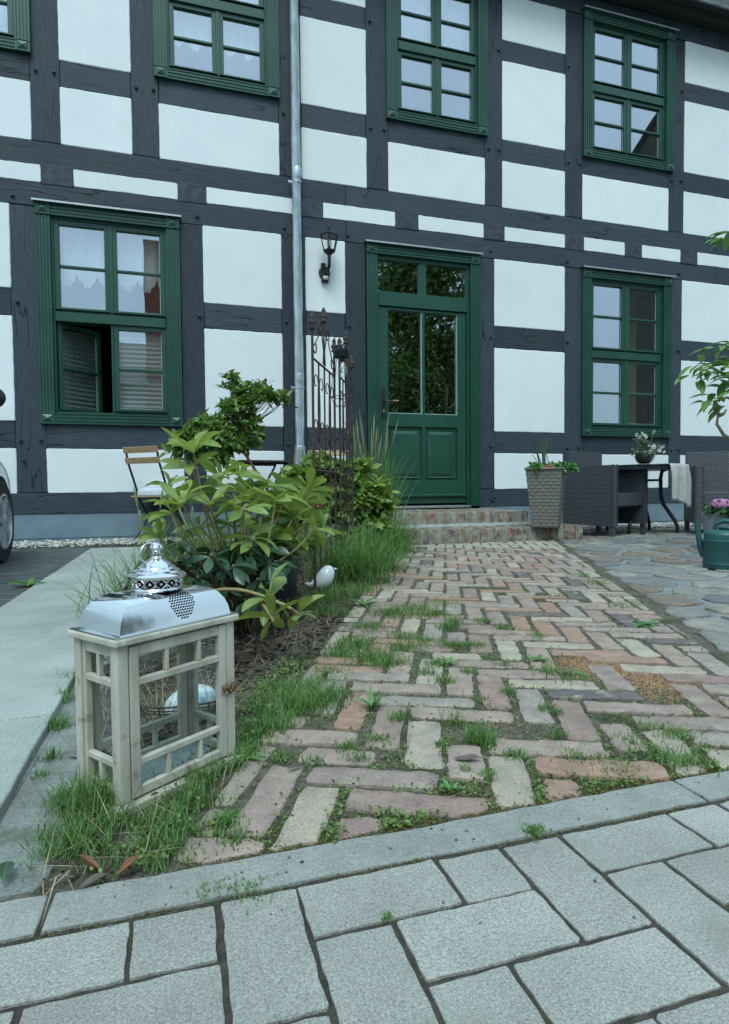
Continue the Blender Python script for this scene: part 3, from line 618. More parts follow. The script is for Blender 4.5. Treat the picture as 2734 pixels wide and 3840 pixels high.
def window(key, open_left=False, tilt=False, top=True):
    x0, x1, z0, z1 = WIN[key]; w, wt, wb = .135, .115, .112
    ix0, ix1, iz0, iz1 = x0+w, x1-w, z0+wb, z1-wt; mid = (iz0+iz1)/2; tr = .055; xm = (ix0+ix1)/2
    mb = MB(); y0, y1 = FY-.002, FY+.12
    mb.box(ix0-.03, ix0+.022, y0+.01, y1, iz0-.02, iz1+.02); mb.box(ix1-.022, ix1+.03, y0+.01, y1, iz0-.02, iz1+.02); mb.box(ix0+.022, ix1-.022, y0+.008, y1, iz0-.02, iz0+.016); mb.box(ix0+.022, ix1-.022, y0+.008, y1, iz1-.02, iz1+.02)
    mb.box(ix0+.022, ix1-.022, y0-.004, y1, mid-tr, mid+tr-.012)
    win = obj('window', mb, M_GREEN, house, bevel=.003, seg=1)
    casing(win, x0, x1, z0, z1, w, wt, wb, top=top)
    for za, zb, lower in ((iz0+.016, mid-tr, True), (mid+tr-.012, iz1-.02, False)):
        a, b = ix0+.022, ix1-.022
        if lower and open_left: sash(win, a, xm-.012, za, zb, piv=a, ang=R(46), name='open_sash')
        elif tilt and not lower:
            s_ = sash(win, a, xm-.012, za, zb)
        else: sash(win, a, xm-.012, za, zb)
        sash(win, xm+.012, b, za, zb)
        mb = MB(); hw = .021
        if not (lower and open_left): mb.box(xm-hw, xm+hw, GY-.036, GY-.0285, za+.002, zb-.002)
        else: mb.box(xm-.0125, xm+.0115, GY-.034, GY+.03, za+.002, zb-.002)
        obj('meeting_stile', mb, M_GREEN, win, bevel=.003, seg=1)
    return win
wA = window('A', open_left=True); wB = window('B'); wC = window('C'); wD = window('D'); wE = window('E', tilt=True); wF = window('F')
# rooms behind the windows
def room(x0, x1, z0, z1, depth, m):
    y0, y1 = 7.062, 7.062+depth; mb = MB()
    mb.add([(x0, y0, z0), (x1, y0, z0), (x1, y1, z0), (x0, y1, z0), (x0, y0, z1), (x1, y0, z1), (x1, y1, z1), (x0, y1, z1)], [(0, 1, 2, 3), (7, 6, 5, 4), (3, 2, 6, 7), (0, 3, 7, 4), (1, 5, 6, 2)])
    return obj('room_wall', mb, m, house)
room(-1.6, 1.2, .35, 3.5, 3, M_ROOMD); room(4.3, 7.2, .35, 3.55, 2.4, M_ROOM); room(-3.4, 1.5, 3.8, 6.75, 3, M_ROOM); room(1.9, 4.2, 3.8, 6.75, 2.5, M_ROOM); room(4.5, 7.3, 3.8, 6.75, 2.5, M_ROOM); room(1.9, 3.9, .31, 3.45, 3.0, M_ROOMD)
# ---- front door
dx0, dx1, dz0, dz1 = 2.132, 3.590, .31, 3.378
mb = MB(); yf = FY+.002
ix0, ix1 = dx0+.128, dx1-.128
z_tr1, z_tr0 = wy(838, 649, 6.89).z, wy(840, 681, 6.88).z
mb.box(ix0-.03, ix0+.03, yf+.01, 7.0, dz0+.02, dz1-.1); mb.box(ix1-.03, ix1+.03, yf+.01, 7.0, dz0+.02, dz1-.1)
mb.box(ix0+.03, ix1-.03, yf+.006, 7.0, z_tr0+.004, z_tr1); mb.box(ix0+.03, ix1-.03, yf+.008, 7.0, dz1-.16, dz1-.1)
mb.box((ix0+ix1)/2-.055, (ix0+ix1)/2+.035, yf+.012, 6.99, z_tr1, dz1-.16)
door = obj('front_door', mb, M_GREEN, house, bevel=.004, seg=2)
casing(door, dx0, dx1, dz0, dz1, .128, .115, 0, bottom=False)
xm0, xm1 = (ix0+ix1)/2-.055, (ix0+ix1)/2+.035
for a, b in ((ix0+.03, xm0), (xm1, ix1-.03)): obj('pane', MB().box(a-.004, b+.004, FY+.05, FY+.054, z_tr1-.004, dz1-.156), M_DGLASS, door)
# leaf
lx0, lx1, lz0, lz1 = ix0+.034, ix1-.034, dz0+.035, z_tr0-.002
yl = FY+.03; gx = [wy(862, 800, yl).x, wy(933, 800, yl).x, wy(961, 800, yl).x, wy(1020, 800, yl).x]
gx = [lx0+.118, lx0+.118+.432, lx1-.118-.43, lx1-.118]
zg1, zg0, zp1, zp0 = wy(860, 690, yl).z, wy(862, 920, yl).z, wy(866, 950, yl).z, wy(866, 1071, yl).z
mb = MB()
mb.box(lx0, gx[0], yl, yl+.06, lz0, lz1); mb.box(gx[3], lx1, yl, yl+.06, lz0, lz1); mb.box(gx[1], gx[2], yl+.001, yl+.059, zp0, zg1)
mb.box(gx[0], gx[3], yl+.0005, yl+.06, zg1, lz1); mb.box(gx[0], gx[3], yl+.0006, yl+.06, zp1, zg0); mb.box(gx[0], gx[3], yl+.0007, yl+.06, lz0, zp0)
leaf = obj('door_leaf', mb, M_GREEN, door, bevel=.006, seg=2)
M_TRIM = mat('pale_putty_edge', (.30, .42, .38), None, 5, .4, 0)
for a, b in ((gx[0], gx[1]), (gx[2], gx[3])):
    obj('pane', MB().box(a-.004, b+.004, yl+.03, yl+.035, zg0-.004, zg1+.004), M_DGLASS, door)
    mb = MB(); mb.box(a, b, yl+.006, yl+.03, zg0, zg0+.007); mb.box(b-.008, b, yl+.006, yl+.03, zg0+.007, zg1); obj('glazing_seal', mb, M_TRIM, door)
    mb = MB(); mb.box(a, b, yl+.03, yl+.05, zp0, zp1); i = .055; j = .09
    A = [(a+.012, zp0+.012), (b-.012, zp0+.012), (b-.012, zp1-.012), (a+.012, zp1-.012)]
    def rg(i_, y): return [(a+i_, y, zp0+i_), (b-i_, y, zp0+i_), (b-i_, y, zp1-i_), (a+i_, y, zp1-i_)]
    v = rg(.022, yl+.0295)+rg(.034, yl+.014)+rg(.048, yl+.020)+rg(.085, yl+.006); n4 = [(4*q+k, 4*q+(k+1) % 4, 4*q+4+(k+1) % 4, 4*q+4+k) for q in range(3) for k in range(4)]
    mb.add(v, n4+[(12, 13, 14, 15)]); obj('door_panel', mb, M_GREEN, door)
obj('weather_bar', MB().extrude([(0, 0), (-.03, -.012), (-.03, -.028), (-.022, -.028), (0, -.012)], (lx0+.01, yl, lz0+.115), (lx1-.01, yl, lz0+.115), (0, 1, 0), (0, 0, 1)), M_GREEN, door)
obj('threshold', MB().box(ix0-.02, ix1+.02, FY-.012, 7.0, .288, .318), M_ALU, door, bevel=.004)
hx = lx0+.055; hz = wy(850, 894, yl).z
mb = MB(); P = [(hx+.03*sx, hz-.22+zz) for sx, zz in ((-.6, 0), (.6, 0), (1, .05), (.8, .1), (.8, .3), (1, .33), (.5, .37), (0, .40), (-.5, .37), (-1, .33), (-.8, .3), (-.8, .1), (-1, .05))]
slab(mb, P, .008, 0, .003, f=lambda q: (q[0], yl-q[2], q[1])); obj('handle_plate', mb, M_IRON, door)
mb = MB(); mb.tube([(hx, yl, hz), (hx, yl-.05, hz), (hx+.015, yl-.058, hz), (hx+.15, yl-.058, hz+.004)], [.011, .011, .011, .009], 10); obj('handle', mb, M_IRON, door, angle=50)
obj('handle_grip', MB().tube([(hx+.10, yl-.058, hz+.003), (hx+.155, yl-.058, hz+.004), (hx+.165, yl-.058, hz+.004)], [.0105, .011, .012], 10), mat('aged_brass', (.30, .24, .13), (.40, .33, .2), 40, .4, 0, metal=.7), door, angle=50)
obj('keyhole', MB().box(hx-.006, hx+.006, yl-.011, yl-.007, hz-.13, hz-.10), M_ALU, door, bevel=.003)
# ---- rain pipe
mb = MB(); px_, py_ = 1.318, FY-.075
mb.tube([(px_-.012, FY-.36, 6.83), (px_-.012, FY-.34, 6.72), (px_-.011, FY-.14, 6.5), (px_-.010, py_, 6.38), (px_, py_, 1.0)], .051, 20); pipe = obj('rain_pipe', mb, M_ZINC, house, angle=60)
mb = MB(); mb.lathe([(.051, 1.02), (.062, 1.01), (.064, .98), (.060, .95), (.060, -.02)], 20, c=(px_, py_, 0)); obj('stand_pipe', mb, M_ZINC, pipe, angle=40)
for z in (3.92, 1.665):
    mb = MB(); mb.lathe([(.0525, z-.014), (.0565, z-.012), (.0565, z+.012), (.0525, z+.014)], 20, c=(px_, py_, 0)); mb.box(px_-.095, px_-.05, py_-.006, py_+.006, z-.013, z+.013); mb.tube([(px_-.08, py_-.014, z), (px_-.08, py_+.014, z)], .006, 8); mb.tube([(px_, py_+.05, z), (px_, FY+.01, z)], .007, 8); obj('pipe_bracket', mb, M_ZINC, pipe, angle=40)
    mb = MB(); mb.lathe([(.0515, z+.05), (.0545, z+.07), (.0545, z+.14), (.0515, z+.16)], 20, c=(px_, py_, 0)); obj('pipe_collar', mb, M_ZINC, pipe, angle=40)
# ---- curtains and blinds (hang inside the windows)
def curtain(name, x0, x1, z0, z1, y, label, scallop=.0, cat='curtain', amp=.018, group=None, col=None):
    nx, nz = 90, 14; V = []; F = []
    for i in range(nx+1):
        u = i/nx; x = x0+(x1-x0)*u; dy = amp*math.sin(u*46+2*math.sin(u*9)); zb = z0-(scallop*abs(math.sin(u*PI*5.5))+scallop*.35*abs(math.sin(u*PI*22))*(scallop > 0))
        for j in range(nz+1): V.append((x, y+dy*(.4+.6*(1-j/nz)), zb+(z1-zb)*j/nz))
    for i in range(nx):
        for j in range(nz): a = i*(nz+1)+j; F.append((a, a+nz+1, a+nz+2, a+1))
    o_ = link(name, np_mesh(name, V, F, col or M_CLOTHW, True)); return tag(o_, label, cat, group)
curtain('lace_curtain', -1.16, -.08, 2.80, 3.30, 7.005, 'white lace valance with scalloped hem in the window above the open sash', .12)
curtain('lace_curtain', -.02, 1.02, 5.42, 6.52, 7.005, 'white lace valance in the upper window left of the rain pipe', .10)
curtain('net_curtain', -2.5, -1.42, 4.95, 6.5, 7.005, 'white patterned net curtain in the window at the upper left corner', .0)
curtain('net_curtain', 2.53, 3.57, 5.92, 6.52, 7.005, 'white net valance in the upper window above the front door', .06)
M_CREAM = mat('cream_curtain_fabric', (.42, .36, .20), (.50, .43, .26), 9, .9, .2, 300, .001)
curtain('cream_curtain', 6.05, 6.34, 1.25, 3.3, 7.30, 'cream curtain at the right side of the ground-floor window by the table', 0, col=M_CREAM)
def blind(x0, x1, z0, z1, loc, ang, y=.04):
    mb = MB(); n = 17
    for k in range(n):
        a = z0+(z1-z0)*k/n; h = (z1-z0)/n; mb.add([(x0, y+.012, a), (x1, y+.012, a), (x1, y, a+h*.5), (x0, y, a+h*.5), (x1, y+.012, a+h), (x0, y+.012, a+h)], [(0, 1, 2, 3), (3, 2, 4, 5)])
    return obj('pleated_blind', mb, M_BLIND, wA, loc=loc, rot=(0, 0, ang))
M_BLIND = mat('pleated_blind_fabric', (.50, .54, .52), (.56, .60, .58), 30, .85, 0)
x0, x1, z0, z1 = WIN['A']; ax = x0+.157; zz0, zz1 = z0+.18, (z0+z1)/2-.10
blind(.05, .50, zz0, zz1, (ax, GY, 0), R(46)); blind((x0+x1)/2+.06, x1-.20, zz0, zz1, (0, GY, 0), 0)

# ------------------------------------------------------------------ wall lamp beside the door
M_LAMPB = mat('black_powder_coat', (.010, .011, .014), (.016, .017, .02), 30, .45, .1, 200, .0006)
M_WHITEP = mat('white_plastic', (.72, .75, .74), None, 5, .35, 0); M_BULB = mat('opal_bulb', (.75, .72, .60), None, 5, .3, 0)
lp = Vector((1.636, FY-.006, 2.90)); lamp = thing('wall_lamp', 'black hexagonal coach lamp with motion sensor on the white wall beside the rain pipe', 'lamp', lp)
mb = MB(); P = [Vector((.067*math.cos(a), .075*math.sin(a)+.085)) for a in [2*PI*k/24 for k in range(24)]]; slab(mb, P, .022, 0, .01, f=lambda q: (q[0], -q[2], q[1])); obj('back_plate', mb, M_LAMPB, lamp)
obj('plate_head', MB().box(-.042, .012, -.03, 0, .13, .19), M_LAMPB, lamp, bevel=.008)
obj('sensor_housing', MB().box(-.040, .044, -.05, 0, -.028, .05), M_LAMPB, lamp, bevel=.012, seg=3)
obj('sensor_lens', MB().lathe([(.0, -.018), (.026, -.016), (.031, .0), (.030, .018), (.0, .02)], 16, c=(.004, -.048, .012)), M_WHITEP, lamp, smooth=True)
obj('arm', MB().tube([(.008, -.01, .06), (.012, -.12, .075), (.014, -.17, .10), (.014, -.185, .15), (.014, -.185, .235)], [.014, .016, .018, .018, .019], 12), M_LAMPB, lamp, angle=50)
lc = Vector((.014, -.185, 0))
def hexring(r, z): return [(lc.x+r*math.cos(PI/3*k+R(12)), lc.y+r*math.sin(PI/3*k+R(12)), z) for k in range(6)]
mb = MB(); b0, b1, b2 = hexring(.025, .225), hexring(.072, .262), hexring(.072, .272); mb.add(b0+b1+b2, [(k, (k+1) % 6, 6+(k+1) % 6, 6+k) for k in range(6)]+[(6+k, 6+(k+1) % 6, 12+(k+1) % 6, 12+k) for k in range(6)]+[tuple(range(12, 18)), (5, 4, 3, 2, 1, 0)]); obj('lamp_base', mb, M_LAMPB, lamp)
mb = MB(); h0, h1 = hexring(.068, .272), hexring(.103, .425)
for k in range(6): mb.bar(h0[k], h1[k], .009, .009)
for k in range(6): mb.bar(h1[k], h1[(k+1) % 6], .008, .01)
obj('cage', mb, M_LAMPB, lamp)
mb = MB(); t0, t1, t2, t3 = hexring(.112, .425), hexring(.112, .434), hexring(.05, .468), hexring(.016, .485); mb.add(t0+t1+t2+t3, [(6*q+k, 6*q+(k+1) % 6, 6*q+6+(k+1) % 6, 6*q+6+k) for q in range(3) for k in range(6)]+[(5, 4, 3, 2, 1, 0), tuple(range(18, 24))]); obj('lamp_roof', mb, M_LAMPB, lamp)
obj('finial', MB().lathe([(.012, .48), (.018, .49), (.010, .505), (.016, .515), (.017, .53), (.006, .56), (.002, .572)], 12, c=lc), M_LAMPB, lamp, smooth=True)
for k in range(6):
    g0, g1 = hexring(.066, .274), hexring(.101, .423); obj('pane', MB().add([g0[k], g0[(k+1) % 6], g1[(k+1) % 6], g1[k]], [(0, 1, 2, 3)]), M_LGLASS, lamp)
obj('socket', MB().lathe([(.018, .27), (.018, .31), (.014, .315)], 12, c=lc), M_LAMPB, lamp, smooth=True)
obj('bulb', MB().lathe([(.014, .31), (.022, .325), (.026, .35), (.025, .375), (.012, .395), (.001, .397)], 14, c=lc), M_BULB, lamp, smooth=True)

# ------------------------------------------------------------------ the big garden lantern
M_LWOOD = mat('weathered_whitewashed_wood', (.36, .335, .265), (.52, .495, .41), 9, .85, .7, 120, .0016, stretch=(2.5, 2.5, .8), stain=[(26, .60, .72, (.22, .185, .13)), (40, .64, .72, (.60, .62, .57))])
def chrome():
    m, t, p, o = _mat('polished_steel'); g = G(t); p.inputs['Metallic'].default_value = 1; p.inputs['Base Color'].default_value = (.70, .715, .71, 1); p.inputs['Roughness'].default_value = .13
    g.bump(g.noise(g.pos((1, 1, 1), True), 18, 2), .06, .006, p); return m
M_CHROME = chrome(); M_HOLE = mat('dark_hole_paint', (.006, .006, .007), None, 5, .8, 0)
lb = Vector((-.098, 1.037, 0)); LA = R(37.1); LW, LD = .246, .132
lan = thing('garden_lantern', 'large whitewashed wooden lantern with glass sides and polished steel roof standing in the grass', 'lantern', (lb.x, lb.y, 0), LA)
ZB, ZT = .012, .272                            # floor and eaves of the glazed box
obj('base_board', MB().box(-.012, LW+.012, -.012, LD+.012, -.004, ZB), M_LWOOD, lan, bevel=.003)
for x in (0, LW-.02):
    for y in (0, LD-.02): obj('corner_post', MB().box(x, x+.02, y, y+.02, ZB, ZT), M_LWOOD, lan, bevel=.0025)
def lattice(name, p0, dirv, wid, y_in, z0, z1, door=False):
    """a framed side: top and bottom rails, two cross rails with short upright bars between, one sheet of glass"""
    d = Vector(dirv); nrm = Vector((-d.y, d.x, 0)); t = .013
    def pc(nm, u0, u1, za, zb, off=0, dep=t):
        M = Matrix(((d.x, nrm.x, 0, p0[0]), (d.y, nrm.y, 0, p0[1]), (0, 0, 1, 0), (0, 0, 0, 1))); obj(nm, MB().box(u0, u1, off, off+dep, za, zb, M), M_LWOOD, lan, bevel=.0014, seg=1)
    h = z1-z0; s = .017 if door else .008; zc0, zc1 = z0+h*.225, z0+h*.755
    pc('stile', 0, s, z0, z1); pc('stile', wid-s, wid, z0, z1); pc('rail', s, wid-s, z1-.018, z1, .001, t-.002); pc('rail', s, wid-s, z0, z0+.016, .001, t-.002)
    pc('rail', s, wid-s, zc0-.0055, zc0+.0055, .001, t-.002); pc('rail', s, wid-s, zc1-.006, zc1+.006, .001, t-.002)
    if door: us = [(.36, zc1+.006, z1-.018), (.70, zc1+.006, z1-.018), (.36, z0+.016, zc0-.0055), (.70, z0+.016, zc0-.0055)]
    else: us = [(.48, zc1+.006, z1-.018), (.48, z0+.016, zc0-.0055)]
    for u, a, b in us: pc('glazing_bar', u*wid-.004, u*wid+.004, a, b, .0015, t-.003)
    M = Matrix(((d.x, nrm.x, 0, p0[0]), (d.y, nrm.y, 0, p0[1]), (0, 0, 1, 0), (0, 0, 0, 1))); obj('pane', MB().box(s-.002, wid-s+.002, t+.0005, t+.0025, z0+.01, z1-.01, M), M_LGLASS, lan)
zA, zB_ = ZB+.004, ZT-.004
lattice('door', (.0215, -.001), (1, 0, 0), LW-.043, 0, zA, zB_, True)
lattice('side', (.004, LD-.0205), (0, -1, 0), LD-.041, 0, zA, zB_); lattice('side', (LW-.004, .0205), (0, 1, 0), LD-.041, 0, zA, zB_); lattice('back', (LW-.0215, LD-.003), (-1, 0, 0), LW-.043, 0, zA, zB_, True)
obj('floor_plate', MB().box(.018, LW-.018, .018, LD-.018, ZB+.0005, ZB+.004), mat('blue_grey_tray', (.25, .32, .34), (.32, .38, .39), 30, .5, .3, 100, .001), lan)
mb = MB(); e = .0075; mb.box(-e, LW+e, -e, LD+e, ZT, ZT+.012); obj('eaves_board', mb, M_LWOOD, lan, bevel=.003)
# steel roof: concave-convex hip profile
def roofring(i, z): return [(-e+.004+i, -e+.004+i*.62, z), (LW+e-.004-i, -e+.004+i*.62, z), (LW+e-.004-i, LD+e-.004-i*.62, z), (-e+.004+i, LD+e-.004-i*.62, z)]
pr = [(0, ZT+.0125), (0, ZT+.0150), (.010, ZT+.0165), (.011, ZT+.0185), (.0135, ZT+.031), (.0195, ZT+.045), (.029, ZT+.0575), (.042, ZT+.0665), (.056, ZT+.0705), (.070, ZT+.0715)]
mb = MB(); V = []
for i, z in pr: V += roofring(i, z)
mb.add(V, [(4*q+k, 4*q+(k+1) % 4, 4*q+4+(k+1) % 4, 4*q+4+k) for q in range(len(pr)-1) for k in range(4)]+[tuple(4*(len(pr)-1)+k for k in range(4)), (3, 2, 1, 0)]); rf = obj('steel_roof', mb, M_CHROME, lan, angle=38)
# rose on the front slope: flat dark discs painted for shade in holes
mb = MB()
def slope(v):                                   # v: 0 eaves .. 1 ridge -> (y, z) on the front slope
    k = min(int(v*(len(pr)-4)), len(pr)-5)+3; t = v*(len(pr)-4)-(k-3); a, b = pr[k], pr[k+1]; i = a[0]+(b[0]-a[0])*t; z = a[1]+(b[1]-a[1])*t; return -e+.004+i*.62, z
sl_ = [slope(v/40) for v in range(41)]; acc = [0]
for q in range(40): acc.append(acc[-1]+math.hypot(sl_[q+1][0]-sl_[q][0], sl_[q+1][1]-sl_[q][1]))
def at_s(s_):
    q = max(k for k in range(40) if acc[k] <= s_) if s_ > 0 else 0; t = (s_-acc[q])/max(acc[q+1]-acc[q], 1e-6); return Vector((0, sl_[q][0]+(sl_[q+1][0]-sl_[q][0])*t, sl_[q][1]+(sl_[q+1][1]-sl_[q][1])*t))
sc_ = acc[-1]*.48
for i in range(-5, 6):
    for j in range(-6, 7):
        u, w_ = i*.0054+(.0027 if j % 2 else 0), j*.0047
        if u*u+(w_*.9)**2 > .0265**2: continue
        a, b = at_s(sc_+w_-.0017), at_s(sc_+w_+.0017); tn = (b-a).normalized(); nr = Vector((0, -tn.z, tn.y)); c_ = (a+b)/2+nr*.0008+Vector((LW*.55+u, 0, 0)); ps = [c_+Vector((1, 0, 0))*.0018*math.cos(t_)+tn*.0019*math.sin(t_) for t_ in [2*PI*k/6 for k in range(6)]]
        mb.add(ps, [tuple(range(6))])
obj('vent_hole_discs', mb, M_HOLE, lan, kind='stuff')
cx_, cy_ = LW/2, LD/2; zr = ZT+.0715
mb = MB(); mb.lathe([(.042, zr), (.043, zr+.003), (.040, zr+.004), (.040, zr+.021), (.043, zr+.0235), (.0, zr+.024)], 28, c=(cx_, cy_, 0)); obj('drum', mb, M_HOLE, lan, angle=40)  # solid drum, its dark colour stands for the shade behind the piercings
mb = MB()
for k in range(14):
    a = 2*PI*k/14; p = lambda t, z, r=.0422: (cx_+r*math.cos(a+t), cy_+r*math.sin(a+t), z)
    mb.tube([p(0, zr+.004), p(0, zr+.023)], .0023, 6); mb.tube([p(-.2, zr+.005), p(0, zr+.013, .0432), p(.2, zr+.005)], .0015, 5); mb.tube([p(-.2, zr+.0225), p(0, zr+.015, .0432), p(.2, zr+.0225)], .0014, 5); mb.ball(p(.22, zr+.014), .003, 6, 4)
mb.lathe([(.0432, zr+.0), (.0450, zr+.0025), (.0432, zr+.005)], 28, c=(cx_, cy_, 0)); obj('pierced_band', mb, M_CHROME, lan, angle=50)
mb = MB(); z = zr+.024; mb.lathe([(0.0477, z-0.0027), (0.0508, z-0.0018), (0.0513, z+0.0027), (0.0477, z+0.0054), (0.0414, z+0.0081), (0.0405, z+0.0108), (0.0342, z+0.0144), (0.0328, z+0.0171), (0.0261, z+0.0207), (0.0234, z+0.0243), (0.0162, z+0.0288), (0.0108, z+0.0324), (0.0090, z+0.0360), (0.0113, z+0.0374), (0.0113, z+0.0387), (0.0081, z+0.0405), (0.0077, z+0.0432), (0.0113, z+0.0459), (0.0126, z+0.0513), (0.0103, z+0.0567), (0.0059, z+0.0594), (0.0054, z+0.0612), (0.0000, z+0.0621)], 40, c=(cx_, cy_, 0)); obj('dome_cap', mb, M_CHROME, lan, angle=25)
mb = MB(); mb.tube([(cx_+(-.014+.019*math.cos(a)), cy_+.0, z+.041+.019*math.sin(a)) for a in [2*PI*k/24 for k in range(25)]], .0022, 8, False); ring = obj('ring', mb, M_CHROME, lan, smooth=True)
# hasp
hx_, hz_ = LW-.027, ZB+.137
obj('hasp', MB().box(hx_-.008, hx_+.016, -.0045, -.001, hz_-.012, hz_+.006), M_CHROME, lan, bevel=.001); M_BRASS = mat('rusty_brass', (.20, .11, .05), (.32, .22, .12), 60, .5, .4, 200, .001, metal=.6)
obj('hook', MB().tube([(hx_-.006, -.006, hz_-.008), (hx_, -.011, hz_+.006), (hx_+.014, -.011, hz_+.008), (hx_+.022, -.008, hz_-.002), (hx_+.018, -.005, hz_-.012)], .0022, 8), M_BRASS, lan, smooth=True)
obj('staple', MB().tube([(hx_+.012+.006*math.cos(a), -.008-.004*math.sin(a), hz_-.004+.009*math.sin(a)) for a in [2*PI*k/12 for k in range(13)]], .002, 6), M_BRASS, lan, smooth=True)

# ------------------------------------------------------------------ bistro set, wicker set
M_SLAT = mat('oiled_acacia_slat', (.34, .21, .10), (.46, .31, .17), 8, .55, .3, 80, .001, stretch=(1, 6, 6)); M_SLATD = mat('dark_stained_slat', (.035, .022, .015), (.06, .038, .026), 8, .55, .3, 80, .001)
M_CUSH = mat('speckled_grey_fabric', (.38, .43, .47), (.46, .50, .54), 30, .95, .5, 300, .002, speck=[(330, .52, (.80, .84, .88)), (260, .66, (.22, .26, .30))])
M_BLK = mat('black_lacquered_steel', (.008, .010, .018), None, 5, .35, 0)
def bistro_chair(label, loc, rz):
    t = thing('bistro_chair', label, 'chair', loc, rz, 'bistro chairs by the wall'); w = .205      # local: faces +x, back at -x
    for s in (-1, 1):
        y = s*w; n_ = obj('side_frame', MB().tube([(-.235, y, .95), (-.20, y, .80), (-.05, y, .42), (.24, y, 0)], .011, 8), M_BLK, t, angle=50)
        y2 = s*(w-.028); obj('rear_leg', MB().tube([(.21, y2, .47), (.14, y2, .36), (-.20, y2, 0)], .011, 8), M_BLK, t, angle=50)
    obj('foot_bar', MB().tube([(.235, -w, .012), (.235, w, .012)], .008, 8).tube([(-.19, -w+.028, .012), (-.19, w-.028, .012)], .008, 8), M_BLK, t)
    for k in range(5): obj('seat_slat', MB().box(-.17+k*.078, -.105+k*.078, -w-.01, w+.01, .462, .478), M_SLAT, t, bevel=.003)
    for z_, x in ((.80, -.208), (.905, -.233)):
        M = Matrix.Translation((x, 0, z_))@Matrix.Rotation(R(-16), 4, 'Y'); obj('back_slat', MB().box(-.008, .006, -w-.02, w+.02, 0, .062, M), M_SLAT, t, bevel=.003)
    return t
ch = bistro_chair('black folding bistro chair with wooden slats and a speckled cushion beside the rhododendron', (-.19, 6.62, 0), R(48))
mb = MB(); P = chaikin([(-.17, -.19), (.21, -.20), (.22, .20), (-.17, .19)], .18, 2); slab(mb, P, .55, .482, .03, f=None, dome=.02); m_ = Matrix.Translation((-.19, 6.62, 0))@Matrix.Rotation(R(48), 4, 'Z')
cu = obj('seat_cushion', MB().add([Vector(q)-Vector((0, 0, .482)) for q in mb.v], mb.f), M_CUSH, loc=(-.19, 6.62, .482), rot=(0, 0, R(48)), smooth=True); tag(cu, 'grey and white speckled seat cushion on the left bistro chair', 'cushion')
c2 = dup(ch, (1.58, 6.42, 0), R(-100), 'bistro chair with pale wooden slats half hidden behind the iron trellis')
tb = thing('bistro_table', 'small folding bistro table with dark wooden slats behind the shrubs', 'table', (.80, 6.3, 0), R(8))
for k in range(6): obj('table_slat', MB().box(-.26+k*.089, -.26+k*.089+.078, -.26, .26, .80, .82), M_SLATD, tb, bevel=.003)
obj('top_frame', MB().tube([(-.24, -.2, .79), (.24, -.2, .79)], .01, 6).tube([(-.24, .2, .79), (.24, .2, .79)], .01, 6), M_BLK, tb)
for s in (-1, 1):
    obj('leg', MB().tube([(-.22, s*.2, .78), (.22, s*.2, 0)], .011, 8), M_BLK, tb); obj('leg', MB().tube([(.22, s*.17, .78), (-.22, s*.17, 0)], .011, 8), M_BLK, tb)
# wicker
M_WICK = mat('dark_grey_wicker', (.036, .042, .050), (.075, .081, .088), 60, .42, .3, 300, .001, spec=.6, rnd=.1); M_WICKT = mat('taupe_wicker', (.125, .115, .095), (.18, .168, .142), 50, .5, .3, 300, .001)
def weave(mb, O, U, V, pitch=.027, rowh=.0135, amp=.0042):
    """woven surface spanned by U and V from O; strands bulge in and out over upright stakes"""
    O, U, V = Vector(O), Vector(U), Vector(V); nrm = U.cross(V).normalized(); nu = max(2, int(round(U.length/pitch*2))); nv = max(2, int(round(V.length/rowh))); vs = []
    for j in range(nv*2+1):
        for i in range(nu+1):
            d = -amp*.8 if j % 2 == 0 else amp*((1 if (i//2+j//2) % 2 == 0 else -.7) if i % 2 else -.1)
            vs.append(O+U*(i/nu)+V*(j/(nv*2))+nrm*d)
    w = nu+1; mb.add(vs, [(j*w+i, j*w+i+1, (j+1)*w+i+1, (j+1)*w+i) for j in range(nv*2) for i in range(nu)]); return mb
def wbox(name, par, x0, x1, y0, y1, z0, z1, faces='fblrt', m=None):
    mb = MB(); a = .002
    mb.box(x0+a*2, x1-a*2, y0+a*2, y1-a*2, z0+a, z1-a)
    if 'f' in faces: weave(mb, (x0, y0, z0), (x1-x0, 0, 0), (0, 0, z1-z0))
    if 'b' in faces: weave(mb, (x1, y1, z0), (x0-x1, 0, 0), (0, 0, z1-z0))
    if 'l' in faces: weave(mb, (x0, y1, z0), (0, y0-y1, 0), (0, 0, z1-z0))
    if 'r' in faces: weave(mb, (x1, y0, z0), (0, y1-y0, 0), (0, 0, z1-z0))
    if 't' in faces: weave(mb, (x0, y0, z1), (x1-x0, 0, 0), (0, y1-y0, 0))
    return obj(name, mb, m or M_WICK, par, smooth=False)
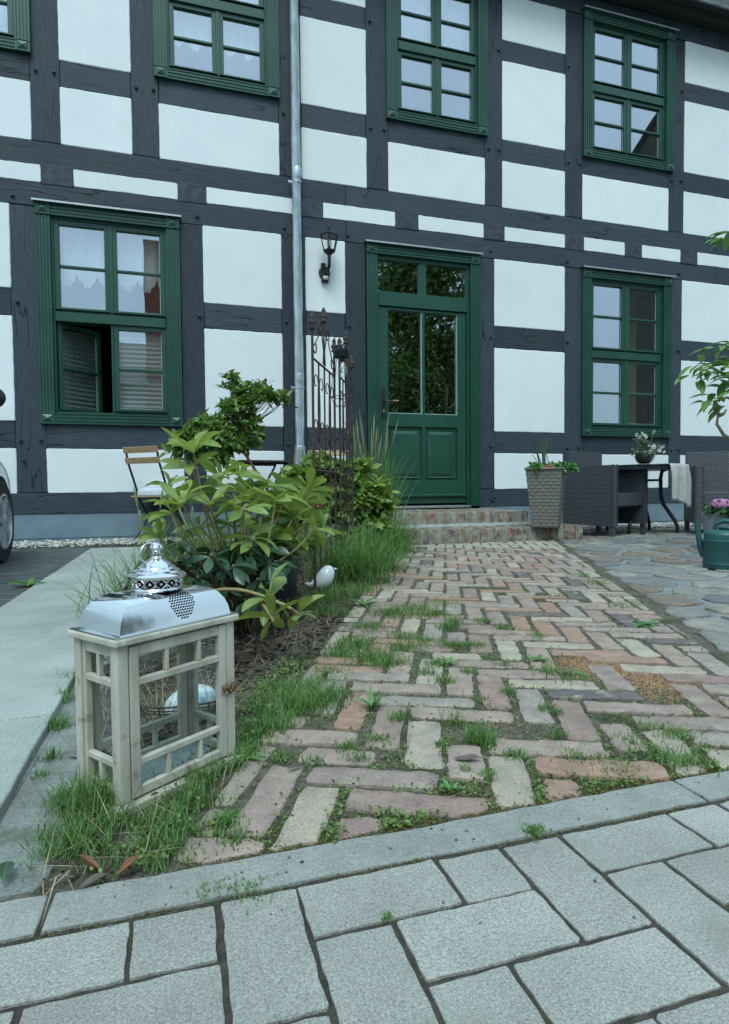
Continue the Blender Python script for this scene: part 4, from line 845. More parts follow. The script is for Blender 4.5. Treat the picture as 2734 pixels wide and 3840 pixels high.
def wicker_chair(label, loc, ex, wd, dp, cat='armchair'):
    t = thing('wicker_armchair' if wd < 1 else 'wicker_sofa', label, cat, loc, math.atan2(ex[1], ex[0])); ZA = .755; at_ = .075
    wbox('arm_panel', t, 0, at_, 0, dp, .115, ZA); wbox('arm_panel', t, wd-at_, wd, 0, dp, .115, ZA)
    wbox('seat', t, at_+.002, wd-at_-.002, .012, dp-.07, .325, .455, 'ft'); wbox('backrest', t, .012, wd-.012, dp-.065, dp+.01, .115, .925)
    obj('seat_underside', MB().box(at_, wd-at_, .03, dp-.08, .30, .324), M_BLK, t)
    for x, y in ((.004, .004), (wd-.054, .004), (.004, dp-.06), (wd-.054, dp-.06)): obj('leg', MB().box(x, x+.05, y, y+.05, 0, .3), M_WICK, t, bevel=.004)
    mb = MB()
    for x in (-.002, at_+.002, wd-at_-.002, wd+.002):
        for k in range(62): z_ = .118+k*.0104; mb.box(x-.006, x+.006, -.005, .008, z_, z_+.0085)
    obj('edge_binding', mb, M_WICK, t, kind='stuff')
    return t
wa = wicker_chair('dark brown wicker armchair nearest the brick steps, seen from its side', (4.30, 5.27, 0), (.933, .36), .70, .60)
ws = wicker_chair('wide dark wicker sofa at the right edge with the high back', (5.43, 5.33, 0), (.83, -.56), 1.35, .62, 'sofa')
M_TGLASS = mat('dark_table_glass', (.012, .014, .016), None, 5, .12, 0)
tc = Vector((5.10, 5.80, 0)); gt = thing('garden_table', 'round dark glass garden table with curved black legs between the wicker chairs', 'table', tc)
mb = MB(); mb.lathe([(.46, .752), (.475, .757), (.475, .764), (.46, .770)], 48); obj('table_top', mb, M_TGLASS, gt, angle=40)
mb = MB(); mb.lathe([(.455, .715), (.478, .715), (.478, .7515), (.455, .7515)], 48); obj('rim', mb, M_BLK, gt, angle=40)
for k in range(4):
    a = R(-58+90*k); ca, sa = math.cos(a), math.sin(a); pt = [(.14, .72), (.13, .66), (.125, .46), (.14, .36), (.20, .28), (.30, .18), (.355, .10), (.37, .05), (.37, 0)]
    if k == 0: pt = [(.30, .73), (.235, .70), (.22, .62), (.225, .42), (.25, .33), (.31, .24), (.37, .15), (.40, .08), (.40, 0)]
    obj('leg', MB().tube([(r*ca, r*sa, z_) for r, z_ in pt], .02, 10), M_BLK, gt, angle=60)
obj('brace', MB().tube([(.22*math.cos(a), .22*math.sin(a), .60) for a in [2*PI*k/24 for k in range(25)]], .012, 8, False), M_BLK, gt, smooth=True)
# tablecloth: sheet on the top with a hanging tail at the right
M_CLOTH = mat('pale_linen', (.42, .40, .37), (.50, .48, .445), 30, .95, .4, 500, .001, spec=.2); V = []; F = []; nx, ny = 36, 30
e1 = Vector((.30, -.954, 0)); e2 = Vector((.954, .30, 0))
for i in range(nx+1):
    u = (i/nx-.5)*.48+.05
    for j in range(ny+1):
        s_ = j/ny*.95; edge = math.sqrt(max(.483**2-u*u, 0))
        if s_ < .5: p = e2*u+e1*(edge-(.5-s_)*.9); z_ = .7735
        else:
            dn = s_-.5; fall = dn*(1.02+.10*math.sin(u*9)); fold = .020*math.sin(u*38+1)*min(1, dn*5); p = e2*u*(1-.10*dn)+e1*(edge+.010+fold+.02*min(1, dn*8)); z_ = .7735-fall*.95
        V.append((p.x, p.y, z_-.7735))
for i in range(nx):
    for j in range(ny): a = i*(ny+1)+j; F.append((a, a+ny+1, a+ny+2, a+1))
tcl = link('tablecloth', np_mesh('tablecloth', V, F, M_CLOTH, True), loc=(tc.x, tc.y, .7735)); tag(tcl, 'pale cloth hanging in folds over the side of the round glass table', 'tablecloth'); sm = tcl.modifiers.new('thickness', 'SOLIDIFY'); sm.thickness = .002

# ------------------------------------------------------------------ trellis, bird, small ornaments
A_, B_, C_ = gz(695, 695, 1.385), gz(744, 752, 1.385), gz(783, 791, 1.385); A_.z = B_.z = C_.z = 0
def spiral(c, U, r0, r1, a0, a1, n=16, Z=Vector((0, 0, 1))): return [c+U*(r0+(r1-r0)*k/n)*math.cos(a0+(a1-a0)*k/n)+Z*(r0+(r1-r0)*k/n)*math.sin(a0+(a1-a0)*k/n) for k in range(n+1)]
tre = thing('iron_trellis', 'rusty iron folding trellis with scrolls and finials in the flower bed', 'trellis', A_)
def tpanel(P0, P1):
    U = (P1-P0); L = U.length; U.normalize(); O = P0-A_
    xs_ = [0, L*.25, L*.5, L*.75, L]; q = lambda u, z_: O+U*u+Vector((0, 0, z_))
    for k, x in enumerate(xs_):
        if k in (0, 4): obj('post', MB().tube([q(x, -.02), q(x, 1.30)], .0068, 8), M_RUST, tre)
        elif k == 2: obj('bar', MB().tube([q(x, .0), q(x, 1.40)], .0045, 6), M_RUST, tre)
        else: obj('bar', MB().tube([q(x, .0), q(x, 1.17)], .0042, 6), M_RUST, tre)
    for z_ in (1.165, .62, .12): obj('cross_bar', MB().tube([q(0, z_), q(L, z_)], .0055, 6), M_RUST, tre)
    for x, zt in ((0, 1.30), (L, 1.30), (xs_[2], 1.40)):
        obj('finial', MB().lathe([(.008, 0), (.016, .004), (.016, .014), (.010, .018), (.018, .028), (.018, .040), (.009, .048), (.012, .058), (.010, .070), (.002, .082)], 10, c=q(x, zt)), M_RUST, tre, smooth=True)
    def scroll(c0, flip, h, r):
        """an S-scroll: curl at the top, long tail to the lower cross bar"""
        return
    w = L/4
    for k in range(4):
        s = 1 if k % 2 == 0 else -1; xa = xs_[k] if s > 0 else xs_[k+1]; r = w*.40
        cc = q(xa+s*w*.50, 1.055-.0); 
        pts_ = spiral(cc, U*s, r*.25, r, R(-60), R(-60)-R(300), 16); pts_ = [p for p in pts_]
        ta = pts_[-1]; pts2 = [Vector(p) for p in pts_]+[ta.lerp(q(xa+s*w*.92, .76), t)+U*s*(-.012*math.sin(PI*t)) for t in (.25, .5, .75, 1)]
        obj('scroll', MB().tube(pts2, .0027, 6), M_RUST, tre, smooth=True)
        cc = q(xa+s*w*.5, .80); obj('scroll', MB().tube(spiral(cc+Vector((0, 0, .035)), U*s, r*.35, r*.85, R(-100), R(170), 14)+spiral(cc-Vector((0, 0, .03)), U*s, r*.9, r*.35, R(175), R(430), 14), .0027, 6), M_RUST, tre, smooth=True)
    for s, x0_ in ((1, 0), (-1, L)):
        obj('scroll', MB().tube(spiral(q(x0_+s*w*.45, 1.235), U*s, .012, .045, R(90), R(-160), 12)+[q(x0_+s*w*.6, 1.26), q(x0_+s*w*1.2, 1.32)]+spiral(q(x0_+s*w*1.42, 1.345), U*s, .05, .014, R(190), R(-150), 14), .0033, 6), M_RUST, tre, smooth=True)
        obj('scroll', MB().tube(spiral(q(x0_+s*w*1.72, 1.35), U*s, .010, .030, R(0), R(250), 10)+[q(x0_+s*w*1.9, 1.25), q(x0_+s*w*1.8, 1.18)], .0033, 6), M_RUST, tre, smooth=True)
tpanel(A_, B_); off = Vector((.028, -.01, 0)); tpanel(B_+off, C_)
bl = wy(762, 790, 3.30); M_BULBG = glass('clear_bulb_glass', .06)
so_ = thing('solar_bulb_lamp', 'hanging solar bulb lamp in a black wire cage on the trellis', 'lamp', bl)
obj('cap', MB().lathe([(.0, .030), (.040, .030), (.045, .026), (.045, -.012), (.040, -.018), (.0, -.018)], 20), M_BLK, so_, angle=40); obj('socket', MB().lathe([(.018, -.018), (.018, -.035), (.012, -.038)], 12), M_BLK, so_, angle=40)
obj('glass_bulb', MB().lathe([(.012, -.036), (.016, -.05), (.026, -.075), (.030, -.095), (.027, -.112), (.016, -.124), (.002, -.128)], 16), M_BULBG, so_, smooth=True)
obj('filament', MB().tube([(0, 0, -.04), (.006, 0, -.07), (-.005, .004, -.09), (.004, 0, -.1)], .0022, 5), mat('amber_filament', (.55, .30, .10), None, 5, .5, 0), so_)
mb = MB(); rg_ = [(.068*math.cos(2*PI*k/6), .068*math.sin(2*PI*k/6), -.235) for k in range(6)]; rb = [(.04*math.cos(2*PI*k/6), .04*math.sin(2*PI*k/6), -.285) for k in range(6)]
for k in range(6): mb.tube([(.043*math.cos(2*PI*k/6), .043*math.sin(2*PI*k/6), 0), rg_[k]], .0018, 5); mb.tube([rg_[k], rg_[(k+1) % 6]], .0018, 5); mb.tube([rg_[k], rb[k]], .0018, 5); mb.tube([rb[k], rb[(k+1) % 6]], .0018, 5)
obj('wire_cage', mb, M_BLK, so_); obj('hanging_hook', MB().tube([(0, 0, .03), (0, 0, .07), (-.02, 0, .10), (-.045, .0, .09)], .0024, 6), M_BLK, so_)
# white ceramic bird
M_CER = mat('white_glazed_ceramic', (.70, .74, .73), (.78, .80, .79), 8, .22, 0, coat=.4)
bp = gz(718, 1322); bird = thing('bird_figurine', 'small white ceramic bird standing in the grass by the trellis', 'figurine', bp, R(8))
def skin(name, verts, edges, m, par, sub=2, **kw):
    me = bpy.data.meshes.new(name); me.from_pydata([v[:3] for v in verts], edges, []); me.materials.append(m); o_ = link(name, me, par); md = o_.modifiers.new('skin', 'SKIN'); md.use_smooth_shade = True
    for k, v in enumerate(verts): me.skin_vertices[0].data[k].radius = (v[3], v[3]) if len(v) < 5 else (v[3], v[4]); me.skin_vertices[0].data[k].use_root = (k == 0)
    sd_ = o_.modifiers.new('subdivision', 'SUBSURF'); sd_.levels = sd_.render_levels = sub; return o_
obj('body', MB().tube([(-.092, 0, .058), (-.080, 0, .053), (-.062, 0, .046), (-.045, 0, .047), (-.022, 0, .052), (.0, 0, .062), (.016, 0, .080), (.026, 0, .098), (.034, 0, .115), (.038, 0, .128), (.040, 0, .137), (.041, 0, .1395)], [.003, .009, .014, .024, .037, .044, .045, .041, .034, .026, .014, .002], 20), M_CER, bird, smooth=True)
mb = MB(); mb.lathe([(.007, 0), (.0045, .010), (.0008, .020)], 8, M=Matrix.Rotation(R(95), 3, 'Y').to_4x4(), c=(.064, 0, .120)); obj('beak', mb, M_CER, bird, smooth=True)
for s in (-1, 1): obj('eye', MB().ball((.054, s*.023, .126), .0034, 8, 6), M_BLK, bird, smooth=True)
# wire nest with straw and egg
ep = gz(425, 1560, .048)-Vector((0, 0, .048)); nest = thing('wire_nest', 'rusty wire ring basket filled with straw behind the lantern', 'basket', ep+Vector((-.015, .02, 0)))
mb = MB()
for r_, z_ in ((.105, .062), (.100, .052), (.095, .044)): mb.tube([(r_*math.cos(a)+.004*math.sin(5*a), r_*math.sin(a), z_+.003*math.sin(3*a)) for a in [2*PI*k/28 for k in range(29)]], .0022 if z_ > .06 else .0014, 5, False)
for k in range(12): a = 2*PI*k/12; mb.tube([(.105*math.cos(a), .105*math.sin(a), .062), (.09*math.cos(a), .09*math.sin(a), .02), (.05*math.cos(a), .05*math.sin(a), .004)], .0015, 5)
obj('wire_frame', mb, M_RUST, nest)
n = 420; a = RNG.uniform(0, 2*PI, n); r_ = np.sqrt(RNG.uniform(.02, 1, n))*.1; P = np.stack([r_*np.cos(a), r_*np.sin(a), RNG.uniform(.004, .035, n)], 1)
o_ = link('straw', blades_mesh('straw', P, RNG.uniform(.05, .11, n), .0022, M_STRAW, 1.15, .12), nest); o_['kind'] = 'stuff'
M_EGG = mat('blue_marbled_glaze', (.66, .71, .70), (.74, .77, .76), 8, .22, 0, stain=[(16, .56, .66, (.16, .38, .52)), (38, .62, .68, (.25, .45, .55))], objspace=True)
mb = MB(); mb.ball((0, 0, 0), .046, 20, 14, (1.32, 1, .76)); egg = obj('ceramic_egg', mb, M_EGG, smooth=True, loc=ep+Vector((0, 0, .044)), rot=(0, R(-8), R(25))); tag(egg, 'white and blue marbled ceramic egg lying in the wire nest', 'egg')
# round woven basket behind the lantern
bk = gz(478, 1500); bk = Vector((.045, 1.80, 0)); wk = thing('woven_basket', 'round coarse woven basket standing behind the lantern', 'basket', bk); mb = MB(); nr = 22; ns_ = 48; V = []
for j in range(nr*2+1):
    z_ = j/(nr*2)*.17; r0 = .070+.025*math.sin(PI*.62*z_/.17)
    for i in range(ns_): V.append(((r0+((.006 if ((i//2+j//2) % 2) else .0) if j % 2 else -.003))*math.cos(2*PI*i/ns_), (r0+((.006 if ((i//2+j//2) % 2) else .0) if j % 2 else -.003))*math.sin(2*PI*i/ns_), z_))
mb.add(V, [(j*ns_+i, j*ns_+(i+1) % ns_, (j+1)*ns_+(i+1) % ns_, (j+1)*ns_+i) for j in range(nr*2) for i in range(ns_)]); M_COIR = mat('brown_seagrass', (.09, .07, .045), (.19, .15, .10), 40, .9, .6, 200, .002); bo = obj('woven_side', mb, M_COIR, wk); sm = bo.modifiers.new('thickness', 'SOLIDIFY'); sm.thickness = .006
obj('rim', MB().tube([(.083*math.cos(a), .083*math.sin(a), .17) for a in [2*PI*k/32 for k in range(33)]], .008, 8, False), M_COIR, wk, smooth=True); obj('soil_fill', MB().lathe([(.0, .12), (.078, .125), (.074, .13), (0, .135)], 20), M_SOIL, wk)
# red spotted garden ornament
rp = wy(712, 1120, 3.75); orn = thing('ladybird_stake', 'small red ladybird on a stick with white dots among the leaves behind the trellis', 'ornament', (rp.x, rp.y, 0)); zz = rp.z
M_RED = mat('red_lacquer', (.42, .012, .015), (.5, .02, .02), 5, .3, 0); obj('body', MB().ball((0, 0, zz), .045, 14, 10, (.55, .5, 1)), M_RED, orn, smooth=True); obj('stick', MB().tube([(0, 0, 0), (0, 0, zz)], .004, 6), M_BLK, orn)
mb = MB()
for k in range(9): mb.ball((.02*math.cos(k*2.4), -.019+.004*(k % 2), zz-.03+.0075*k), .0042, 6, 5)
obj('dots', mb, M_WHITEP, orn, kind='stuff')
# ------------------------------------------------------------------ planter, watering can, pots
PLB = gz(1217, 1173, .138); b = PLB; pl = thing('wicker_planter', 'tall tapered taupe wicker planter on the end of the lower brick step', 'planter', b, R(-42)); mb = MB(); T0, T1, H_ = .122, .174, .570
for k in range(4):
    a = R(-135+90*k); a2 = R(-135+90*(k+1)); q = lambda r, aa, z_: Vector((r*1.0*math.cos(aa), r*math.sin(aa), z_)); n_v = 34; n_u = 18; V = []
    for j in range(n_v+1):
        t = j/n_v; r_ = (T0+(T1-T0)*t)*1.414*.995
        for i in range(n_u+1):
            d_ = -.0016 if j % 2 == 0 else (.0026 if (i//2+j//2) % 2 == 0 else -.0006)
            p_ = q(r_, a, t*H_).lerp(q(r_, a2, t*H_), i/n_u); am = (a+a2)/2; V.append(p_+Vector((math.cos(am), math.sin(am), 0))*d_)
    mb.add(V, [(j*(n_u+1)+i, j*(n_u+1)+i+1, (j+1)*(n_u+1)+i+1, (j+1)*(n_u+1)+i) for j in range(n_v) for i in range(n_u)])
obj('woven_side', mb, M_WICKT, pl); rr_ = T1+.004; mb = MB()
for k in range(4):
    c0_ = [(-rr_, -rr_), (rr_, -rr_), (rr_, rr_), (-rr_, rr_)]; mb.tube([(*c0_[k], H_), (*c0_[(k+1) % 4], H_)], .010, 8)
obj('rim', mb, M_WICKT, pl, smooth=True); obj('soil_fill', MB().box(-T1+.01, T1-.01, -T1+.01, T1-.01, H_-.06, H_-.025), M_SOIL, pl)
M_CAN = mat('dark_green_plastic', (.012, .072, .070), (.018, .088, .085), 6, .42, .15, 60, .001, stain=[(7, .62, .75, (.03, .11, .105))])
cp = gz(1611, 1266); wc = thing('watering_can', 'dark green plastic watering can on the stone paving at the right edge', 'watering can', cp, R(125))
mb = MB(); mb.lathe([(.10, 0), (.114, .006), (.116, .03), (.118, .034), (.116, .038), (.116, .05), (.112, .17), (.115, .176), (.115, .182), (.111, .186), (.110, .215), (.108, .222), (.098, .236), (.070, .246), (.055, .248)], 36); obj('body', mb, M_CAN, wc, angle=40)
obj('filler_opening', MB().lathe([(.042, .246), (.048, .250), (.052, .262), (.050, .265), (.044, .262), (.040, .250), (0, .248)], 24, c=(-.02, 0, 0)), M_CAN, wc, angle=40)
obj('spout', MB().tube([(.105, 0, .07), (.125, 0, .12), (.140, .0, .19), (.150, 0, .25), (.158, 0, .288)], [.024, .022, .017, .013, .012], 14), M_CAN, wc, angle=60)
obj('handle', MB().tube([(.055, 0, .240), (.045, 0, .280), (.0, 0, .302), (-.06, 0, .296), (-.105, 0, .25), (-.135, 0, .16), (-.135, 0, .09), (-.112, 0, .055)], [.014, .014, .0145, .0145, .0145, .014, .013, .012], 12), M_CAN, wc, angle=60)

# ------------------------------------------------------------------ plants
def leaf_mesh(name, m, L=1.0, W=.30, droop=.18, fold=.10, wave=0, seed=0, tip=1.0):
    rr = random.Random(seed); n = 7; vs = []; fs = []; prof = [0.02, .26, .40, .485, .50, .42, .25, .03] if tip == 1 else [.02, .16, .30, .42, .50, .50, .36, .05]
    for k in range(n+1):
        t = k/n; w = prof[k]*W*2*.5*2; z = -droop*t*t+.05*math.sin(PI*t)+wave*math.sin(t*7+seed); x = t*(1-.12*droop*t)
        f = fold*w
        vs += [(x, -w/2, z+f), (x, -w/4, z+f*.35), (x, 0, z-.004), (x, w/4, z+f*.35), (x, w/2, z+f)]
    for k in range(n):
        for j in range(4): a = k*5+j; fs.append((a, a+1, a+6, a+5))
    vs = [(x*L, y*L, z*L) for x, y, z in vs]; mb = MB(); mb.add(vs, fs); return mb.mesh(name, m, True)
M_RY = leafmat('young_rhododendron_leaf', (.23, .35, .08), (.40, .46, .11), .40, rib=(.34, .42, .20), island=False, back=(.30, .40, .12), trans=.42)
M_RM = leafmat('green_rhododendron_leaf', (.18, .28, .075), (.30, .38, .10), .36, rib=(.26, .36, .17), island=False, back=(.22, .33, .12), trans=.36)
M_RO = leafmat('dark_rhododendron_leaf', (.026, .066, .036), (.05, .105, .048), .30, rib=(.10, .19, .08), island=False, back=(.10, .17, .085), trans=.08, spec=.6)
M_STEMY = mat('young_green_brown_stem', (.22, .20, .07), (.30, .24, .10), 40, .7, .3, 200, .001); M_STEMO = mat('brown_woody_stem', (.09, .055, .03), (.15, .10, .055), 40, .8, .5, 120, .002)
YL = [leaf_mesh('leaf', M_RY, 1, .33, d, f_, .012, s, 0) for s, (d, f_) in enumerate(((-.15, .25), (.05, .2), (.25, .12), (.12, .18), (.42, .1)))]
ML = [leaf_mesh('leaf', M_RM, 1, .34, d, f_, .012, s, 0) for s, (d, f_) in enumerate(((.0, .2), (.15, .16), (.35, .12), (.1, .2)))]
OL = [leaf_mesh('leaf', M_RO, 1, .37, d, f_, .008, s, 0) for s, (d, f_) in enumerate(((.12, .08), (.30, .06), (.45, .05), (.2, .1)))]
def place_leaf(par, org, me, p, d, L, roll=0):
    d = Vector(d).normalized(); s = Vector((0, 0, 1)).cross(d)
    if s.length < .05: s = Vector((1, 0, 0))
    s.normalize(); u = d.cross(s); s, u = s*math.cos(roll)+u*math.sin(roll), u*math.cos(roll)-s*math.sin(roll); LEAFC[par.name] = LEAFC.get(par.name, 0)+1
    if LEAFC[par.name] > 296:          # past the limit: the remaining leaves are joined
        M = (Matrix((d, s, u)).transposed()*L).to_4x4(); M.translation = Vector(p)-org; mb_ = EXTRA.setdefault((par.name, me.materials[0].name), MB()); mb_.add([M @ v.co for v in me.vertices], [tuple(q.vertices) for q in me.polygons]); return None
    o = link('leaf', me, par); M = Matrix((d, s, u)).transposed()*L; M = M.to_4x4(); M.translation = Vector(p)-org; o.matrix_local = M; return o
LEAFN = [0]; LEAFC = {}; EXTRA = {}
def whorl(par, org, tip, axis, n, L, el, kinds, rr, spread=.25, up=None):
    axis = Vector(axis).normalized(); a0 = rr.uniform(0, 6.3); s = axis.orthogonal().normalized(); t = axis.cross(s)
    for k in range(n):
        a = a0+2*PI*k/n+rr.uniform(-.25, .25); e = el+rr.uniform(-spread, spread); d = (s*math.cos(a)+t*math.sin(a))*math.cos(e)+axis*math.sin(e)
        place_leaf(par, org, rr.choice(kinds), Vector(tip)-axis*rr.uniform(0, .02), d, L*rr.uniform(.72, 1.12), rr.uniform(-.85, .85)); LEAFN[0] += 1
def stem(par, org, a, b, r0, r1, bend, m, name='stem'):
    a, b = Vector(a)-org, Vector(b)-org; pts = [a.lerp(b, k/6)+Vector(bend)*math.sin(PI*k/6) for k in range(7)]
    obj(name, MB().tube(pts, [r0+(r1-r0)*k/6 for k in range(7)], 7), m, par, smooth=True); return (pts[-1]-pts[-2]).normalized()
rb = Vector((.22, 2.28, 0)); rho = thing('rhododendron', 'large leafy rhododendron with yellow-green shoots above dark old leaves, behind the lantern', 'shrub', rb); rr = random.Random(3)
# young shoots: (px, py, distance, leaves, length, elevation, kind)
YS = [(430, 1000, 2.25, 7, .115, .75, 0), (405, 1120, 2.15, 6, .10, 1.0, 0), (352, 1195, 2.2, 5, .08, 1.1, 0), (372, 1120, 2.35, 5, .085, .9, 0), (490, 1060, 2.5, 7, .11, .5, 0), (535, 1055, 2.7, 7, .10, .45, 1), (560, 1095, 2.45, 7, .115, .3, 1), (615, 1110, 2.35, 8, .125, .35, 0), (470, 1120, 2.2, 6, .10, .6, 1), (640, 1090, 2.75, 7, .09, .5, 1), (690, 1090, 2.7, 8, .11, .4, 1), (655, 1150, 2.5, 7, .11, .2, 1), (705, 1175, 2.4, 8, .12, .25, 0), (520, 1165, 2.3, 6, .10, .5, 1), (585, 1165, 2.6, 7, .11, .3, 1), (445, 1170, 2.5, 6, .10, .4, 1), (375, 1075, 2.6, 5, .10, .6, 1), (700, 1130, 2.9, 7, .10, .5, 1), (425, 1035, 2.3, 6, .11, .2, 0), (515, 1105, 2.35, 8, .12, .1, 1), (560, 1085, 2.6, 8, .10, .2, 0), (600, 1075, 2.5, 8, .12, .15, 1), (540, 1130, 2.2, 8, .12, .1, 1), (630, 1120, 2.55, 8, .12, .1, 1), (670, 1120, 2.6, 8, .12, .1, 0), (450, 1085, 2.35, 7, .11, .2, 1), (610, 1190, 2.4, 8, .12, .0, 1), (660, 1200, 2.5, 8, .12, .0, 1), (560, 1195, 2.2, 7, .115, .1, 1), (380, 1140, 2.2, 6, .10, .5, 0), (690, 1095, 2.9, 8, .09, .2, 1)]
for px, py, Y, n, L, el_, k in YS:
    tip = wy(px, py, Y); base = Vector((rb.x+(tip.x-rb.x)*.45+rr.uniform(-.03, .03), rb.y+(tip.y-rb.y)*.4, rr.uniform(.20, .30)))
    ax = stem(rho, rb, base, tip, .0046, .0034, (0, 0, -.015), M_STEMY); ax = (ax+Vector((0, 0, .5))).normalized()
    whorl(rho, rb, tip, ax, n+2, L*1.08, el_*.75, YL if k == 0 else YL+ML, rr); stem(rho, rb, rb+Vector((rr.uniform(-.03, .03), rr.uniform(-.03, .03), 0)), base, .008, .005, (0, 0, .02), M_STEMO, 'branch')
    whorl(rho, rb, base+Vector((0, 0, .01)), (0, 0, 1), 6, .10, .0, OL, rr, .3)
for px, py, Y, n, L in [(400, 1205, 2.1, 8, .09), (470, 1235, 2.05, 8, .095), (440, 1285, 2.05, 8, .09), (520, 1260, 2.05, 8, .09), (560, 1230, 2.15, 8, .09), (380, 1250, 2.15, 8, .09), (500, 1310, 2.05, 8, .085), (575, 1290, 2.1, 8, .085), (545, 1335, 2.05, 7, .085), (430, 1225, 2.2, 8, .09), (600, 1250, 2.15, 8, .09), (480, 1335, 2.05, 7, .085), (410, 1300, 2.1, 7, .085), (535, 1215, 2.15, 8, .09), (590, 1330, 2.0, 6, .08)]:
    tip = wy(px, py, Y); stem(rho, rb, rb, tip, .009, .006, (0, 0, .03), M_STEMO, 'branch'); whorl(rho, rb, tip, (0, -.25, 1), n, L, -.25, OL, rr, .3)
# low sweeping branch on the right with hanging leaves
for (a, b, n, L, el_, kd) in [((455, 1320, 2.05), (605, 1335, 1.85), 7, .115, -.1, ML), ((560, 1338, 1.9), (672, 1372, 1.78), 7, .10, -.15, YL+ML), ((560, 1338, 1.9), (610, 1385, 1.75), 5, .10, -.5, ML)]:
    p0, p1 = wy(*a), wy(*b); ax = stem(rho, rb, p0, p1, .007, .005, (0, 0, .02), M_STEMY); whorl(rho, rb, p1, ax, n, L, el_+.3, kd, rr, .35)
# leaf clipping lying at the lower left corner
q = gz(5, 1965, .012); cl_ = link('fallen_green_leaf', OL[0], loc=q, rot=(R(8), R(-5), R(95)), scale=.052); tag(cl_, 'dark green oval leaf fallen on the footing at the lower left edge', 'leaf')

def bush(name, label, cat, base, crown, n, L, m, stems=6, mstem=None, droop=.3, up=.35, tips=None, group=None, hubpt=None, wr=.42):
    """shrub: twigs fanning out to leaf clusters; crown = list of (centre, radii)"""
    base = Vector(base); t = thing(name, label, cat, base, 0, group); mb = MB(); P = []; D = []; tot = sum(c[1][0]*c[1][1]*c[1][2] for c in crown)
    for c, r in crown:
        c = Vector(c); m_ = max(3, int(n*r[0]*r[1]*r[2]/tot/7))
        hub = base.lerp(c, .55) if hubpt is None else Vector(hubpt).lerp(c, .45)
        for _ in range(m_):
            v = Vector((random.gauss(0, 1), random.gauss(0, 1), random.gauss(0, 1))).normalized()*random.uniform(.55, 1); q = c+Vector((v.x*r[0], v.y*r[1], v.z*r[2])); 
            if random.random() < .55: mb.tube([hub-base, (hub.lerp(q, .6)+Vector((0, 0, -.02)))-base, q-base], [.0035, .0024, .0012], 5)
            ax = (q-hub).normalized()+Vector((0, 0, .4)); ax.normalize(); s = ax.orthogonal().normalized(); b = ax.cross(s); k7 = random.randint(6, 9); a0 = random.uniform(0, 6)
            for k in range(k7):
                a = a0+k*2*PI/k7; e = random.gauss(up, .3); d = (s*math.cos(a)+b*math.sin(a))*math.cos(e)+ax*math.sin(e); P.append(q-base-ax*random.uniform(0, .03)); D.append(d)
        mb.tube([(0, 0, 0) if hubpt is None else Vector(hubpt)-base, (hub-base)*.5+Vector((random.uniform(-.03, .03), 0, 0)) if hubpt is None else (Vector(hubpt).lerp(hub, .5)-base), hub-base, c-base], [.008, .006, .0045, .003], 6)
    obj('branch', mb, mstem or M_STEMO, t, smooth=True, kind='stuff'); P = np.array(P); D = np.array(D); k = len(P); o_ = link('foliage', leaves_mesh('foliage', P, D, RNG.uniform(.7, 1.15, k)*L, RNG.uniform(.8, 1.1, k)*L*wr, m, droop), t); o_['kind'] = 'stuff'; return t
M_AZ = leafmat('azalea_leaf', (.12, .24, .06), (.26, .40, .10), .45, trans=.38); M_AZR = leafmat('reddish_young_leaf', (.14, .075, .04), (.22, .12, .07), .5); M_BERG = leafmat('fresh_green_leaf', (.16, .29, .07), (.34, .45, .11), .42, trans=.38)
w = lambda px, py, Y=4.9: wy(px, py, Y)
az = bush('azalea', 'airy layered azalea with small fresh green leaves left of the rain pipe', 'shrub', (.72, 4.9, 0), [(w(512, 850), (.09, .09, .07)), (w(570, 875), (.17, .15, .09)), (w(620, 885), (.09, .09, .05)), (w(520, 905), (.13, .13, .07)), (w(545, 935), (.12, .12, .07)), (w(470, 945), (.17, .14, .07)), (w(440, 975), (.18, .15, .08)), (w(510, 980), (.22, .16, .09)), (w(400, 985), (.12, .1, .06)), (w(570, 975), (.11, .1, .07)), (w(470, 1015), (.2, .15, .07)), (w(390, 1010), (.09, .1, .06))], 2600, .074, M_AZ, wr=.44, hubpt=w(530, 985)); obj('trunk', MB().tube([(0, 0, 0), (.03, 0, .25), (-.02, 0, .5), w(530, 985)-Vector((.72, 4.9, 0)), w(545, 920)-Vector((.72, 4.9, 0)), w(560, 880)-Vector((.72, 4.9, 0))], [.018, .016, .013, .011, .008, .005], 8), M_STEMO, az, smooth=True)
n = 120; P = []; D = []
for px, py in ((507, 833), (575, 848), (640, 880), (625, 905), (470, 925), (395, 985), (535, 915), (650, 905), (600, 855)):
    for _ in range(5): P.append(w(px+random.uniform(-8, 8), py+random.uniform(-6, 6))-Vector((.72, 4.9, 0))); D.append(Vector((random.gauss(0, .8), random.gauss(0, .8), random.uniform(-.1, .6))))
o_ = link('red_leaf', leaves_mesh('red_leaf', np.array(P), np.array(D), .055, .02, M_AZR), az); o_['kind'] = 'stuff'
w = lambda px, py, Y=4.3: wy(px, py, Y)
bush('lilac_bush', 'bright green leafy bush between the iron trellis and the brick steps', 'shrub', (1.42, 4.5, 0), [(w(770, 1060), (.14, .14, .12)), (w(820, 1110), (.20, .16, .11)), (w(840, 1090), (.12, .14, .09)), (w(775, 1130), (.16, .15, .14)), (w(805, 1040), (.07, .08, .12)), (w(830, 1165), (.15, .14, .09)), (w(790, 1190), (.16, .14, .09)), (w(845, 1130), (.10, .1, .06))], 1700, .085, M_BERG, wr=.5)
